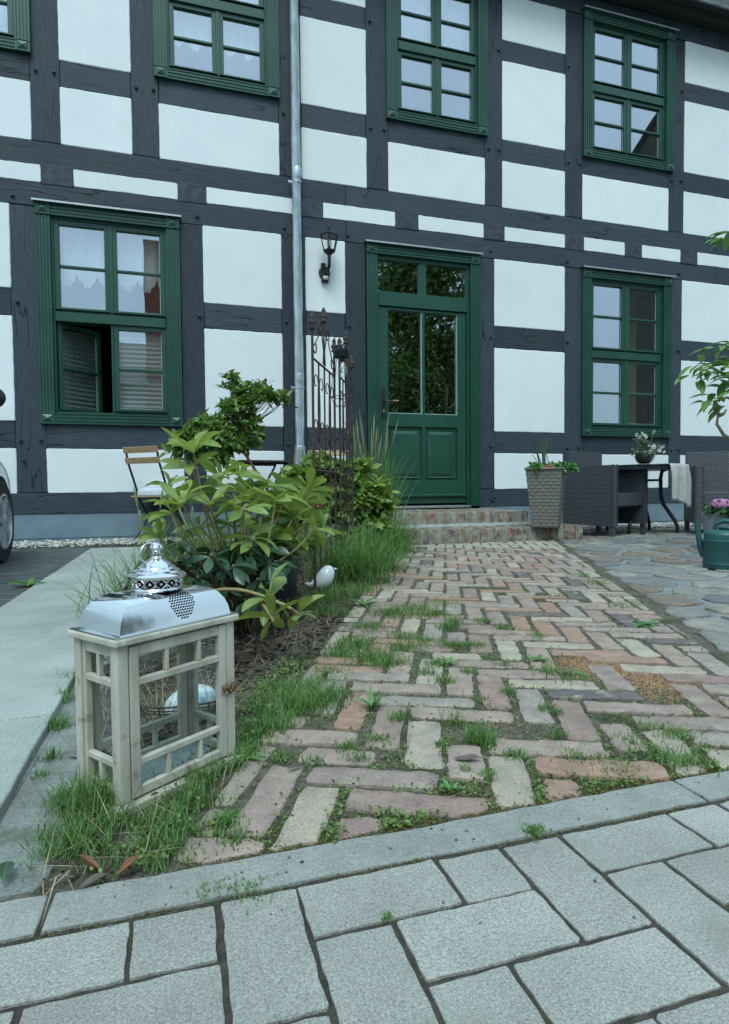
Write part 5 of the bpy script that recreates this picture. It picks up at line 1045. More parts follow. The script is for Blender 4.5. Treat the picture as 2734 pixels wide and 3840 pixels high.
bush('hydrangea', 'low light green bush with broad leaves behind the iron trellis', 'shrub', (.95, 4.4, 0), [(w(690, 1060), (.15, .14, .10)), (w(720, 1040), (.12, .12, .10)), (w(660, 1075), (.12, .12, .09)), (w(740, 1090), (.14, .12, .12)), (w(700, 1120), (.18, .14, .12)), (w(650, 1110), (.16, .14, .12))], 1700, .09, M_BERG, wr=.55)
# potted young rhododendron
pp = gz(618, 1338); pp = Vector((.452, 2.93, 0)); pot = thing('plant_pot', 'dark grey plastic plant pot standing beside the white ceramic bird', 'pot', pp); M_POT = mat('dark_grey_plastic_pot', (.028, .034, .040), (.04, .048, .054), 12, .5, .2, 100, .001)
obj('body', MB().lathe([(.082, 0), (.085, .004), (.100, .135), (.100, .14)], 32), M_POT, pot, angle=40); obj('rim', MB().lathe([(.101, .136), (.107, .138), (.108, .160), (.103, .164), (.099, .160), (.096, .130)], 32), M_POT, pot, angle=40); obj('soil_fill', MB().lathe([(0, .128), (.097, .13), (.09, .14), (0, .142)], 20), M_SOIL, pot)
tg = thing('plant_tag', 'white plant tag with a pink flower picture stuck in the grey pot', 'tag', pp+Vector((-.015, -.075, .14)), R(-8)); obj('card', MB().box(-.022, .022, -.001, .001, -.03, .05), M_WHITEP, tg); obj('picture', MB().box(-.019, .019, -.0018, -.0012, .0, .03), mat('pink_print', (.45, .06, .16), (.55, .12, .25), 60, .5, 0), tg)
rp_ = Vector((.46, 2.95, .135)); r2 = thing('potted_rhododendron', 'small dark green rhododendron growing in the grey plastic pot', 'shrub', rp_)
for k in range(13):
    tip = rp_+Vector((rr.gauss(-.02, .07), rr.gauss(0, .06), rr.uniform(.05, .22))); stem(r2, rp_, rp_, tip, .006, .004, (0, 0, .02), M_STEMO, 'branch'); whorl(r2, rp_, tip, (0, 0, 1), 6, .068, .15, OL, rr, .4)
for k in range(4):
    tip = wy([640, 690, 725, 690][k], [1195, 1150, 1170, 1205][k], [2.8, 2.9, 2.75, 2.7][k]); ax = stem(r2, rp_, rp_+Vector((0, 0, .05)), tip, .006, .004, (0, 0, -.02), M_STEMY); whorl(r2, rp_, tip, ax, 7, .10, .3, ML+YL, rr)
def flush():
    for (pn, mn), m_ in EXTRA.items(): o_ = obj('foliage', m_, MATS[mn], bpy.data.objects[pn], smooth=True); o_['kind'] = 'stuff'
    EXTRA.clear()
flush()
# plants in the planter and on the table
H0 = PLB+Vector((0, 0, .55)); dp_ = thing('daffodil_leaves', 'tuft of upright narrow daffodil leaves in the taupe wicker planter', 'plant', H0+Vector((-.02, .03, 0))); n = 15; P = np.stack([RNG.normal(0, .02, n), RNG.normal(0, .02, n), np.zeros(n)], 1)
M_DAF = leafmat('blue_green_blade', (.07, .17, .10), (.11, .23, .13), .5); o_ = link('blades', blades_mesh('blades', P, RNG.uniform(.26, .46, n), .018, M_DAF, .18, .12), dp_); o_['kind'] = 'stuff'
M_PRIM = leafmat('primrose_leaf', (.07, .20, .05), (.13, .30, .07), .45, trans=.2); pr_ = bush('primroses', 'low round-leaved primroses with a few red flowers filling the taupe planter', 'plant', H0, [(H0+Vector((x, y, .03)), (.07, .07, .035)) for x, y in ((-.12, -.05), (0, -.12), (.12, -.08), (.13, .08), (-.1, .1), (.03, .05), (.16, -.13), (.09, -.14))], 330, .07, M_PRIM, wr=.8)
mb = MB()
for x, y, z_ in ((-.09, -.15, .035), (-.06, -.16, .03)):
    for k in range(5): a = k*2*PI/5; mb.ball((x+.014*math.cos(a), y, z_+.014*math.sin(a)), .011, 6, 4, (1, .4, 1))
obj('red_flowers', mb, mat('red_petal', (.45, .03, .04), (.55, .08, .08), 30, .6, 0), pr_, kind='stuff')
bw = Vector((4.98, 5.60, .7735)); bwl = thing('glass_bowl', 'clear round glass bowl with soil standing on the garden table', 'bowl', bw); gl_ = obj('glass_wall', MB().lathe([(.05, .001), (.085, .03), (.11, .08), (.115, .12), (.11, .155), (.107, .155), (.110, .12), (.104, .08), (.08, .034), (.045, .005)], 28), glass('bowl_glass', -.015), bwl, smooth=True); obj('soil_fill', MB().lathe([(0, .008), (.05, .01), (.082, .04), (.10, .09), (.09, .115), (0, .12)], 20), M_SOIL, bwl)
fl = bush('flower_arrangement', 'white daisies and pale flowers with blue-green leaves in the glass bowl on the table', 'flowers', bw+Vector((0, 0, .11)), [(bw+Vector(q), (.06, .06, .045)) for q in ((-.05, 0, .17), (.06, -.03, .16), (.0, 0, .24), (-.06, .0, .28), (.13, -.02, .19), (-.12, 0, .14))], 330, .045, leafmat('grey_green_leaf', (.10, .20, .13), (.20, .30, .20), .5), wr=.35)
M_WPET = mat('white_petal', (.72, .76, .74), (.80, .82, .80), 60, .6, 0); M_YEYE = mat('yellow_flower_eye', (.45, .36, .06), None, 5, .7, 0)
for q, r_ in (((-.10, -.04, .30), .028), ((-.07, -.05, .335), .03), ((-.03, -.05, .31), .03), ((-.135, -.03, .325), .026), ((.07, -.06, .36), .026), ((.05, -.08, .19), .03), ((.16, -.06, .19), .026), ((.21, -.05, .20), .024), ((-.01, -.1, .14), .03), ((.12, -.09, .15), .024)):
    mb = MB(); tl = random.uniform(-.6, .5); Mr = Matrix.Rotation(R(80)+tl, 4, 'X')@Matrix.Rotation(random.uniform(-.5, .5), 4, 'Y')
    for k in range(9):
        a = k*2*PI/9; mb.add([Mr@Vector((r_*s_*math.cos(a+o__), r_*s_*math.sin(a+o__), z__)) for s_, o__, z__ in ((.2, 0, 0), (.75, -.22, .004), (1, 0, .0), (.75, .22, .004))], [(0, 1, 2, 3)])
    f_ = obj('daisy', mb, M_WPET, fl, loc=Vector(q)-Vector((0, 0, .11))); obj('flower_eye', MB().ball(Mr@Vector((0, 0, .003)), r_*.24, 8, 5), M_YEYE, f_)
    obj('flower_stem', MB().tube([(q[0]*.4, q[1]*.4, 0), (q[0]*.8, q[1]*.8+.01, (q[2]-.11)*.6), (q[0], q[1]+.004, q[2]-.11)], .0022, 5), M_STEMY, fl)
mb = MB()
for q in ((.03, -.1, .17), (.045, -.09, .19), (.19, -.08, .13), (.2, -.08, .14), (-.02, -.09, .2)): mb.ball((q[0], q[1], q[2]-.11), .013, 7, 5)
obj('pink_blossom', mb, mat('pale_pink_petal', (.55, .33, .34), (.62, .42, .4), 30, .6, 0), fl, kind='stuff')
gp = Vector((4.28, 3.93, 0)); gpt = thing('grey_flower_pot', 'grey flower pot behind the green watering can', 'pot', gp); obj('body', MB().lathe([(.11, 0), (.15, .26), (.155, .26), (.158, .30), (.15, .30), (.145, .27), (0, .27)], 28), mat('grey_glazed_pot', (.20, .23, .25), (.26, .29, .31), 8, .5, .1, 60, .001), gpt, angle=40)
M_GER = leafmat('geranium_leaf', (.025, .085, .03), (.06, .15, .05), .55); gr = bush('geranium', 'pink flowering geranium in the grey pot behind the watering can', 'flowers', gp+Vector((0, 0, .26)), [(gp+Vector(q), (.11, .10, .05)) for q in ((0, 0, .31), (-.09, -.06, .32), (.09, -.05, .33), (0, .08, .34))], 420, .06, M_GER, wr=.8)
pc_ = wy(1606, 1122, 3.85)-gp-Vector((0, 0, .26)); mb = MB()
for k in range(58):
    v = Vector((random.gauss(0, 1), random.gauss(0, 1), random.gauss(0, .8))).normalized(); c_ = pc_+Vector((v.x*.062, v.y*.06, v.z*.038))
    for j in range(5):
        s = v.orthogonal().normalized(); t_ = v.cross(s); a = j*2*PI/5; mb.ball(c_+(s*math.cos(a)+t_*math.sin(a))*.008, .0085, 5, 4, (1, 1, .6))
obj('pink_flower_head', mb, mat('pink_geranium_petal', (.50, .19, .36), (.62, .33, .48), 50, .6, 0), gr, kind='stuff'); obj('flower_stem', MB().tube([(.02, 0, .04), pc_*.6+Vector((.01, 0, .05)), pc_], .004, 6), M_STEMY, gr)
# small tree reaching in from the right edge
tb_ = Vector((4.52, 3.95, 0)); tr_ = thing('corkscrew_tree', 'small twisted tree with large fresh leaves reaching in at the right edge', 'tree', tb_); w = lambda px, py, Y=3.95: wy(px, py, Y)-tb_
M_BARK = mat('grey_green_bark', (.17, .16, .10), (.26, .25, .17), 20, .85, .6, 90, .003)
tk = [Vector((0, 0, 0)), Vector((.03, 0, .3)), Vector((-.03, .0, .6)), Vector((.02, .01, .9)), Vector((-.02, 0, 1.2)), Vector((.03, .02, 1.5)), Vector((0, .03, 1.9)), Vector((.03, .03, 2.3))]; obj('trunk', MB().tube(tk, [.05, .045, .04, .036, .03, .026, .02, .014], 10), M_BARK, tr_, smooth=True)
LIMB = [[tk[3], w(1640, 985), w(1612, 968), w(1597, 945), w(1600, 920), w(1606, 905)], [w(1602, 925), w(1612, 922), w(1618, 912)], [tk[4], w(1640, 850), w(1612, 833), w(1585, 818), w(1566, 812)], [tk[5], w(1650, 800), w(1625, 780), w(1600, 776)], [tk[4], w(1650, 900), w(1620, 885), w(1590, 895)], [tk[6], w(1660, 560), w(1632, 520)], [tk[5], Vector((.4, .2, 1.7))], [tk[6], Vector((.35, -.1, 2.1))], [tk[5], Vector((.25, .3, 1.9))]]
for L_ in LIMB: obj('limb', MB().tube(L_, [.020-.014*k/(len(L_)-1) for k in range(len(L_))], 8), M_BARK, tr_, smooth=True)
M_TL = leafmat('fresh_tree_leaf', (.10, .25, .055), (.20, .36, .09), .42, rib=(.26, .40, .13), island=False, trans=.3, back=(.15, .28, .09)); TL = [leaf_mesh('leaf', M_TL, 1, .36, d, f_, .015, s) for s, (d, f_) in enumerate(((.25, .15), (.45, .12), (.1, .2)))]
for px, py, n in [(1600, 776, 4), (1570, 815, 6), (1592, 825, 6), (1612, 812, 6), (1575, 838, 5), (1605, 845, 5), (1620, 830, 5), (1585, 893, 4), (1608, 885, 5), (1622, 900, 4), (1626, 765, 4), (1632, 515, 4), (1628, 535, 3), (1640, 800, 6), (1650, 860, 6)]:
    p_ = w(px, py)
    for k in range(n): place_leaf(tr_, Vector((0, 0, 0)), rr.choice(TL), p_+Vector((rr.gauss(0, .035), rr.gauss(0, .06), rr.gauss(0, .015))), Vector((-.7+rr.gauss(0, .5), rr.gauss(0, .6), rr.gauss(-.15, .3))), rr.uniform(.13, .19), rr.uniform(-.4, .4))
for L_ in LIMB[5:]:
    for k in range(12): place_leaf(tr_, Vector((0, 0, 0)), rr.choice(TL), L_[-1]+Vector((abs(rr.gauss(.40, .12)), rr.gauss(0, .15), rr.gauss(.05, .12))), Vector((rr.gauss(0, 1), rr.gauss(0, 1), rr.gauss(-.1, .4))), rr.uniform(.14, .2), rr.uniform(-.4, .4))

# ------------------------------------------------------------------ grasses and weeds
M_GR = leafmat('lawn_grass_blade', (.085, .20, .05), (.20, .33, .085), .5, trans=.35); M_GRD = leafmat('deep_green_grass_blade', (.09, .22, .06), (.21, .34, .10), .5, trans=.38); M_GRY = leafmat('pale_seed_grass', (.20, .25, .11), (.36, .38, .20), .65, trans=.2)
def clump(name, label, base, n, L, spread, m, lean, droop, wd=.005, kind_cat='grass', group=None, seeds=0, az=None):
    t = thing(name, label, kind_cat, base, 0, group); P = np.stack([RNG.normal(0, spread, n), RNG.normal(0, spread, n), np.zeros(n)], 1); o_ = link('blades', blades_mesh('blades', P, RNG.uniform(L*.5, L, n), wd, m, lean, droop, seg=6), t); o_['kind'] = 'stuff'
    if seeds:
        mb = MB(); ms = MB()
        for k in range(seeds):
            a = random.uniform(0, 6.28); l = random.uniform(.05, .32); h = L*random.uniform(.95, 1.25); tp = Vector((math.cos(a)*l*h*.8, math.sin(a)*l*h*.8, h)); mid = tp*.6+Vector((0, 0, .08*h)); mb.tube([(0, 0, 0), mid, tp*.84+Vector((0, 0, .02))], .0016, 4); ms.tube([tp*.80+Vector((0, 0, .025)), tp*.9+Vector((0, 0, .015)), tp], [.003, .006, .0015], 6)
        obj('stalks', mb, M_GRY, t, kind='stuff'); obj('seed_heads', ms, M_GRY, t, kind='stuff')
    return t
clump('feather_grass', 'tall ornamental grass with pale seed heads in front of the green door', (1.62, 5.15, 0), 900, .98, .09, M_GRD, .16, .20, .008, seeds=26)
clump('feather_grass', 'thin wispy ornamental grass at the foot of the rain pipe', (1.05, 5.9, 0), 260, .80, .10, M_GRD, .18, .25, .006, seeds=3)
clump('sedge_clump', 'arching dark sedge below the bright green bush, left of the path', (1.15, 3.75, 0), 800, .46, .09, M_GRD, .45, .62, .005)
clump('sedge_clump', 'dense arching green sedge directly behind the white bird', (.92, 3.30, 0), 800, .44, .09, M_GRD, .40, .60, .005)
clump('sedge_clump', 'arching sedge beside the left end of the brick steps', (1.70, 4.75, 0), 500, .5, .07, M_GRD, .45, .55, .005)
clump('sedge_clump', 'loose long grass spilling over the concrete strip left of the rhododendron', (-.12, 2.75, 0), 420, .44, .10, M_GR, .55, .55, .0045, seeds=4)
clump('sedge_clump', 'thin long grass behind the knob of the lantern roof', (.05, 3.6, 0), 420, .42, .14, M_GR, .45, .5, .0045, seeds=2)
clump('sedge_clump', 'grassy patch under the left bistro chair', (.25, 5.2, 0), 380, .45, .18, M_GRD, .4, .5, .005)
# short grass and weeds that nobody could count
GP, GH, GW_ = [], [], []
def tuft(px, py, n, h, spread, sy=None, wd=.0026, z=0):
    c = gz(px, py); sy = sy or spread
    for _ in range(int(n*1.4)): GP.append((c.x+random.gauss(0, spread), c.y+random.gauss(0, sy), z)); GH.append(h*random.uniform(.3, .95)); GW_.append(wd*random.uniform(.55, 1.1))
for t_ in [(215, 1800, 420, .085, .022), (160, 1790, 120, .06, .02), (240, 1840, 160, .05, .02), (150, 1870, 160, .05, .022), (190, 1890, 150, .045, .02), (120, 1900, 60, .035, .02), (240, 1920, 60, .03, .02), (340, 1880, 140, .045, .02), (370, 1830, 160, .045, .02), (420, 1790, 200, .045, .02), (330, 1840, 70, .04, .02), (440, 1740, 220, .05, .02), (500, 1700, 220, .05, .022), (540, 1675, 140, .045, .022), (560, 1640, 180, .05, .025), (610, 1620, 260, .05, .028), (660, 1580, 420, .06, .035), (720, 1560, 320, .06, .035), (640, 1540, 220, .05, .035), (690, 1530, 160, .05, .035), (590, 1580, 160, .05, .035), (560, 1560, 60, .05, .04),
           (390, 1850, 100, .04, .02), (345, 1930, 60, .03, .015), (395, 1900, 60, .03, .012), (130, 1620, 60, .05, .012), (140, 1560, 50, .06, .012), (110, 1690, 40, .04, .012), (155, 1520, 40, .06, .012), (90, 1730, 25, .03, .01), (520, 1870, 60, .025, .015), (470, 1850, 50, .035, .012), (500, 1830, 70, .03, .012),
           (725, 1340, 320, .12, .05), (760, 1330, 260, .10, .05), (700, 1360, 120, .10, .04), (800, 1320, 200, .09, .06), (830, 1300, 160, .08, .05), (745, 1370, 160, .08, .04), (850, 1270, 120, .08, .06), (880, 1240, 120, .08, .07), (905, 1222, 100, .06, .06),
           (870, 1370, 340, .055, .05), (920, 1360, 240, .05, .045), (960, 1370, 200, .045, .04), (790, 1440, 380, .05, .04), (820, 1400, 160, .045, .05), (905, 1445, 160, .035, .04), (980, 1345, 120, .035, .05), (1075, 1385, 90, .035, .02), (1120, 1400, 70, .035, .02), (1040, 1500, 70, .03, .012), (1130, 1545, 60, .03, .01), (1240, 1640, 60, .02, .012), (840, 1650, 110, .02, .016), (890, 1600, 110, .028, .014), (800, 1690, 60, .02, .012), (985, 1660, 60, .022, .008), (1075, 1560, 50, .02, .012), (760, 1460, 160, .05, .03), (830, 1470, 300, .05, .035), (870, 1480, 200, .04, .03), (740, 1500, 80, .04, .03), (900, 1420, 120, .035, .03), (940, 1430, 110, .035, .03), (1000, 1400, 130, .05, .02), (1012, 1390, 90, .06, .015), (1000, 1440, 110, .04, .02), (1060, 1440, 90, .035, .02), (970, 1480, 120, .03, .02), (990, 1520, 90, .03, .015), (950, 1500, 70, .03, .015),
           (1065, 1650, 130, .055, .014), (1010, 1615, 34, .07, .014), (1080, 1660, 60, .05, .01), (1150, 1685, 80, .02, .012), (1220, 1500, 60, .05, .02), (1270, 1515, 40, .05, .03), (1215, 1580, 60, .025, .01), (1240, 1590, 40, .025, .01), (1290, 1690, 80, .022, .02), (1370, 1715, 110, .022, .02), (1400, 1650, 60, .02, .02), (1440, 1620, 60, .025, .02), (1480, 1690, 140, .03, .025), (1540, 1700, 120, .025, .02), (1500, 1640, 90, .03, .025), (1190, 1855, 90, .018, .010), (1330, 1300, 90, .06, .04), (1300, 1285, 60, .06, .04), (1390, 1350, 60, .05, .04), (1250, 1330, 40, .05, .04), (1200, 1420, 60, .03, .02), (1120, 1480, 60, .025, .02), (480, 1990, 50, .015, .02), (555, 1985, 60, .015, .018), (860, 2045, 24, .010, .006), (1085, 1730, 50, .02, .008), (1040, 1720, 40, .02, .008), (630, 1690, 60, .02, .012), (700, 1700, 50, .02, .012), (775, 1665, 60, .025, .012)]:
    tuft(*t_)
az_ = None
o = link('short_grass', blades_mesh('short_grass', np.array(GP), np.array(GH), np.array(GW_), M_GR, .35, .45, seg=3)); o['kind'] = 'stuff'
# seed stalks of the annual grass round the lantern foot
P = np.array([[*(gz(px+random.gauss(0, 45), py+random.gauss(0, 30))[:2]), 0] for px, py in ((215, 1800), (330, 1850), (160, 1860), (420, 1800), (520, 1690), (650, 1580)) for _ in range(9)])
o = link('grass_stalks', blades_mesh('grass_stalks', P, RNG.uniform(.05, .11, len(P)), .0011, M_GRY, .3, .25, seg=4)); o['kind'] = 'stuff'
n = len(P)
# moss, stonecrop and clover in the brick joints
def covered(q):
    for c0, hv, L, Wb, gone in NEAR(q):
        d = q-c0; a, b2 = (d.dot(eu), d.dot(ev)) if hv == 0 else (d.dot(ev), d.dot(eu))
        if not gone and abs(a) < L/2 and abs(b2) < Wb/2: return True
    return False
GRID = {}
for t_ in BR:
    k = (int(t_[0].x//.2), int(t_[0].y//.2)); GRID.setdefault(k, []).append(t_)
def NEAR(q):
    kx, ky = int(q.x//.2), int(q.y//.2)
    for i in (-1, 0, 1):
        for j in (-1, 0, 1):
            yield from GRID.get((kx+i, ky+j), ())
def mossy(x, y): return mnoise.noise(Vector((x*3.1, y*3.1, 3.3)))+.5*mnoise.noise(Vector((x*11, y*11, 1.3)))
MP, MH, CP = [], [], []; tries = 0
while tries < 90000:
    tries += 1; u = random.random(); y = .87+4.3*random.random()**2.2; x = random.uniform(.0, 3.4); q = Vector((x, y))
    if not inpoly(q, PATH) or covered(q): continue
    bias = .25 if x < .5*(y-.87)+.75 else .0
    if mossy(x, y)+bias*1.4+(.22 if y < 2.2 else 0) < random.uniform(-.2, .65): continue
    (MP if random.random() < .6 else CP).append((x, y, -.010)); 
MP = np.array(MP); CPa = np.array(CP)
M_MOSS = leafmat('moss_and_stonecrop', (.075, .10, .022), (.24, .17, .06), .8, trans=.15); M_CLOV = leafmat('clover_leaf', (.09, .18, .045), (.22, .31, .075), .5, trans=.2)
def cover(name, P, k, L, m, zr=.012, spread=.006):
    P = np.repeat(P, k, 0); n = len(P); P = P+np.stack([RNG.normal(0, spread, n), RNG.normal(0, spread, n), RNG.uniform(0, zr, n)], 1); D = np.stack([RNG.normal(0, 1, n), RNG.normal(0, 1, n), RNG.uniform(.0, .9, n)], 1)
    o = link(name, leaves_mesh(name, P, D, RNG.uniform(.6, 1.2, n)*L, RNG.uniform(.6, 1, n)*L*.75, m, .3)); o['kind'] = 'stuff'; return o
cover('moss', MP, 5, .0052, M_MOSS, .010, .0045); cover('clover', CPa, 3, .0080, M_CLOV, .018, .006)
o = link('joint_grass', blades_mesh('joint_grass', CPa[::2], RNG.uniform(.012, .034, len(CPa[::2])), .0018, M_GR, .4, .5, seg=3)); o['kind'] = 'stuff'
# moss strip along the kerb and in the paver joints, sedum edge by the path
P = []
for _ in range(1500):
    x = random.uniform(-.25, 1.3)
    if mnoise.noise(Vector((x*9, 0, 7))) > random.uniform(-.25, .5): P.append((x, random.gauss(.780, .004), -.006))
for _ in range(1800):
    x = random.uniform(.0, 1.3); P.append((x, random.gauss(.866, .007), -.006))
for _ in range(1800):
    c = random.choice(PAVES[:60]); t = random.random(); e = random.choice((0, 1))
    p_ = (c[0]+(c[1]-c[0])*t, c[2]-.004) if e else (c[0]-.004, c[2]+(c[3]-c[2])*t)
    if mnoise.noise(Vector((p_[0]*7, p_[1]*7, 2))) > .12: P.append((*p_, -.012))
P = np.array(P); cover('joint_moss', P, 3, .0040, M_MOSS, .006, .002)
# clover and chickweed around the lantern and along the bed edge
P = []
for _ in range(620):
    y = .88+.95*random.random(); e0 = PL0.lerp(PL1, (y-.868)/4.432).x; x = e0+random.gauss(-.03, .045)
    if not covered(Vector((x, y))): P.append((x, y, 0))
cover('chickweed', np.array(P), 5, .0085, M_CLOV, .022, .012)
# bark mulch, straw, pebbles, crumbs
def bed():
    while True:
        y = .87+random.random()**1.3*3.6; x = random.uniform(-.28, 1.9); e0 = PL0.lerp(PL1, (y-.868)/4.432).x
        if x < e0-.01 and x > -.185-.03*(y-.9): return x, y
P = np.array([(*bed(), random.uniform(-.004, .012)) for _ in range(8500)]); n = len(P); D = np.stack([RNG.normal(0, 1, n), RNG.normal(0, 1, n), RNG.normal(0, .18, n)], 1); sz = np.clip(.45+(P[:, 1]-.9)*.6, .45, 1); o = link('bark_mulch', leaves_mesh('bark_mulch', P, D, RNG.uniform(.012, .042, n)*sz, RNG.uniform(.006, .015, n)*sz, M_MULCH, .1, .3, 1.5)); o['kind'] = 'stuff'
P = np.array([(*bed(), random.uniform(.004, .016)) for _ in range(2800)]); n = len(P); o = link('straw_litter', blades_mesh('straw_litter', P, RNG.uniform(.03, .10, n), .0018, M_STRAW, 1.45, .06, seg=3)); o['kind'] = 'stuff'
def near_rub():
    q = random.choice(rub[:4] if random.random() < .86 else rub); return (q.x+random.gauss(0, .068), q.y+random.gauss(0, .055), -.005)
o = link('brick_crumbs', pebbles('brick_crumbs', near_rub, 3600, .0014, .0046, M_RUBBLE)); o['kind'] = 'stuff'
def grit():
    r_ = random.random()
    if r_ < .5: return (random.uniform(-.2, 1.3), random.gauss(.868, .010), -.004)
    if r_ < .56: return (random.uniform(-.2, 1.3), random.uniform(.79, .86), .001)
    if r_ < .60: return (random.uniform(-.25, 1.2), random.uniform(.3, .78), 0)
    y = .9+random.random()**1.5*2.5; return (random.uniform(.1, 2.5), y, 0)
o = link('grit', pebbles('grit', grit, 700, .0010, .0030, M_CRUMB)); o['kind'] = 'stuff'
P = []
for _ in range(420):
    y = .9+2.6*random.random()**1.6; x = random.uniform(.0, 2.4)
    if inpoly(Vector((x, y)), PATH): P.append((x, y, .003))
P = np.array(P); n = len(P); o = link('straw_bits', blades_mesh('straw_bits', P, RNG.uniform(.012, .045, n), .0013, M_STRAW, 1.5, .05, seg=3)); o['kind'] = 'stuff'
# a few dry leaves and weeds one can point to
M_DRYL = leafmat('brown_dry_leaf', (.20, .085, .035), (.30, .14, .06), .6, island=False, trans=.15); M_DRYG = leafmat('grey_brown_dry_leaf', (.085, .07, .055), (.13, .105, .085), .8, island=False, trans=.05)
for i, (px, py, L, m, rz, lab) in enumerate([(262, 1950, .030, M_DRYL, 15, 'curled brown dry leaf on the soil near the kerb, upper half of the pair'), (225, 1943, .032, M_DRYL, 165, 'darker rolled dry leaf on the soil left of the brown curled leaf'), (1010, 1690, .052, M_DRYG, -28, 'flat grey-brown serrated dry leaf lying on a brick'), (175, 1975, .035, M_DRYG, 20, 'withered striped leaf against the kerb by the footing'), (640, 1712, .03, M_DRYG, 10, 'small dark dry leaf on the brick right of the lantern')]):
    o = link('dry_leaf', leaf_mesh('dry_leaf', m, 1, .38, -.5 if i < 2 else -.1, .7 if i < 2 else .12, .03, i), loc=gz(px, py, .006), rot=(R(12 if i < 2 else 3), R(-10 if i < 2 else 0), R(rz)), scale=L); tag(o, lab, 'leaf', 'dry leaves on the ground')
M_DAND = leafmat('dandelion_leaf', (.06, .19, .05), (.12, .28, .07), .5, island=False, trans=.2); DL = leaf_mesh('leaf', M_DAND, 1, .24, .3, .15, .03, 2)
for px, py, n, L, el_, lab in [(1435, 1392, 9, .085, .15, 'flat broad-leaved rosette weed between bricks near the right border of the path'), (1145, 1188, 9, .16, .75, 'upright dandelion weed growing against the lower brick step'), (1193, 1190, 7, .10, .4, 'low dandelion weed at the step, right of the tall one'), (1003, 1762, 7, .030, .7, 'small upright weed seedling between the front bricks'), (1205, 1472, 7, .05, .3, 'round-leaved weed rosette beside the dark blue brick'), (1275, 1500, 6, .045, .3, 'small weed rosette left of the orange brick crumbs'), (1000, 1480, 7, .045, .5, 'leafy blue-green weed beside the reddish brick in the mossy joint'), (810, 1350, 8, .09, .5, 'broad-leaved weed at the left border of the path near the bird'), (500, 1700, 8, .055, .5, 'broad dock weed at the right foot of the lantern'), (540, 1690, 7, .05, .35, 'dock weed leaning away from the lantern foot'), (830, 1580, 8, .05, .8, 'upright ferny weed in the path beside the grassy border'), (505, 1830, 7, .028, .4, 'little rosette weed between the two front edge bricks'), (67, 1307, 8, .13, .35, 'solitary weed growing out of the ribbed decking')]:
    q = gz(px, py); t = thing('weed', lab, 'weed', q, 0, 'weeds in the paving')
    for k in range(n): a = 2*PI*k/n+rr.uniform(-.2, .2); e = el_+rr.uniform(-.15, .25); place_leaf(t, q, DL, q, (math.cos(a)*math.cos(e), math.sin(a)*math.cos(e), math.sin(e)), L*rr.uniform(.7, 1.1), rr.uniform(-.2, .2))

# ------------------------------------------------------------------ parked car at the left edge
M_CAR = mat('silver_car_paint', (.50, .55, .57), (.54, .59, .61), 2, .28, 0, metal=.35, coat=.6); M_TYRE = mat('tyre_rubber', (.012, .012, .013), (.02, .02, .021), 60, .8, .4, 200, .001); M_RIM = mat('silver_wheel_cover', (.45, .48, .5), (.5, .53, .55), 8, .35, 0, metal=.6); M_CARG = mat('tinted_car_glass', (.01, .013, .015), None, 5, .06, 0)
CX, CY = -2.06, 5.80; car = thing('parked_car', 'silver parked car with five-spoke wheel cover cut off by the left edge', 'car', (CX, CY, 0)); HW = .825
def carring(w_, z0, zs, crown, rs):
    h = [(-w_*.90, z0), (-w_*.985, z0+.07), (-w_, (z0+zs)/2), (-w_*.985, zs-rs), (-w_*.95, zs-rs*.35), (-w_*.88, zs), (-w_*.45, zs+crown*.75)]; return h+[(0, zs+crown)]+[(-x, z_) for x, z_ in h[::-1]]
ST = [(.0, .50, .32, .56, .01, .06), (-.04, .62, .26, .62, .02, .08), (-.12, .72, .20, .68, .03, .09), (-.28, .785, .18, .74, .04, .1), (-.5, .815, .17, .80, .05, .12), (-.8, HW, .17, .86, .06, .12), (-1.1, HW, .17, .90, .06, .11), (-1.4, HW, .17, .93, .05, .1), (-2.2, HW, .17, .95, .03, .1), (-3.2, HW, .17, .97, .03, .1), (-3.7, .80, .2, .98, .02, .1), (-3.92, .74, .28, .92, .02, .1), (-4.0, .62, .36, .84, .01, .1)]
mb = MB(); V = []; nr = 15
for y, w_, z0, zs, cr, rs in ST: V += [(x, y, z_) for x, z_ in carring(w_, z0, zs, cr, rs)]
mb.add(V, [(k*nr+j, k*nr+(j+1) % nr, (k+1)*nr+(j+1) % nr, (k+1)*nr+j) for k in range(len(ST)-1) for j in range(nr)]+[tuple(range(nr)), tuple((len(ST)-1)*nr+j for j in range(nr-1, -1, -1))]); body = obj('body', mb, M_CAR, car, smooth=True)
sb = body.modifiers.new('sub', 'SUBSURF'); sb.levels = sb.render_levels = 2
WH = [(-.72, 1), (-.72, -1), (-3.20, 1), (-3.20, -1)]; cm = MB()
for y, s in WH: cm.lathe([(.345, 0), (.345, .32)], 36, M=Matrix.Rotation(R(90), 3, 'Y').to_4x4(), c=(s*(HW+.06)-(.32 if s > 0 else 0), y, .30))
cut_ = link('cutter', cm.mesh('cutter', None), car); bo = body.modifiers.new('arches', 'BOOLEAN'); bo.object = cut_; bo.operation = 'DIFFERENCE'; bo.solver = 'EXACT'
dg = bpy.context.evaluated_depsgraph_get(); dg.update(); me2 = bpy.data.meshes.new_from_object(body.evaluated_get(dg)); body.modifiers.clear(); body.data = me2; bpy.data.objects.remove(cut_); me2.materials.clear(); me2.materials.append(M_CAR)
me2.polygons.foreach_set('use_smooth', [True]*len(me2.polygons)); me2.set_sharp_from_angle(angle=R(42))
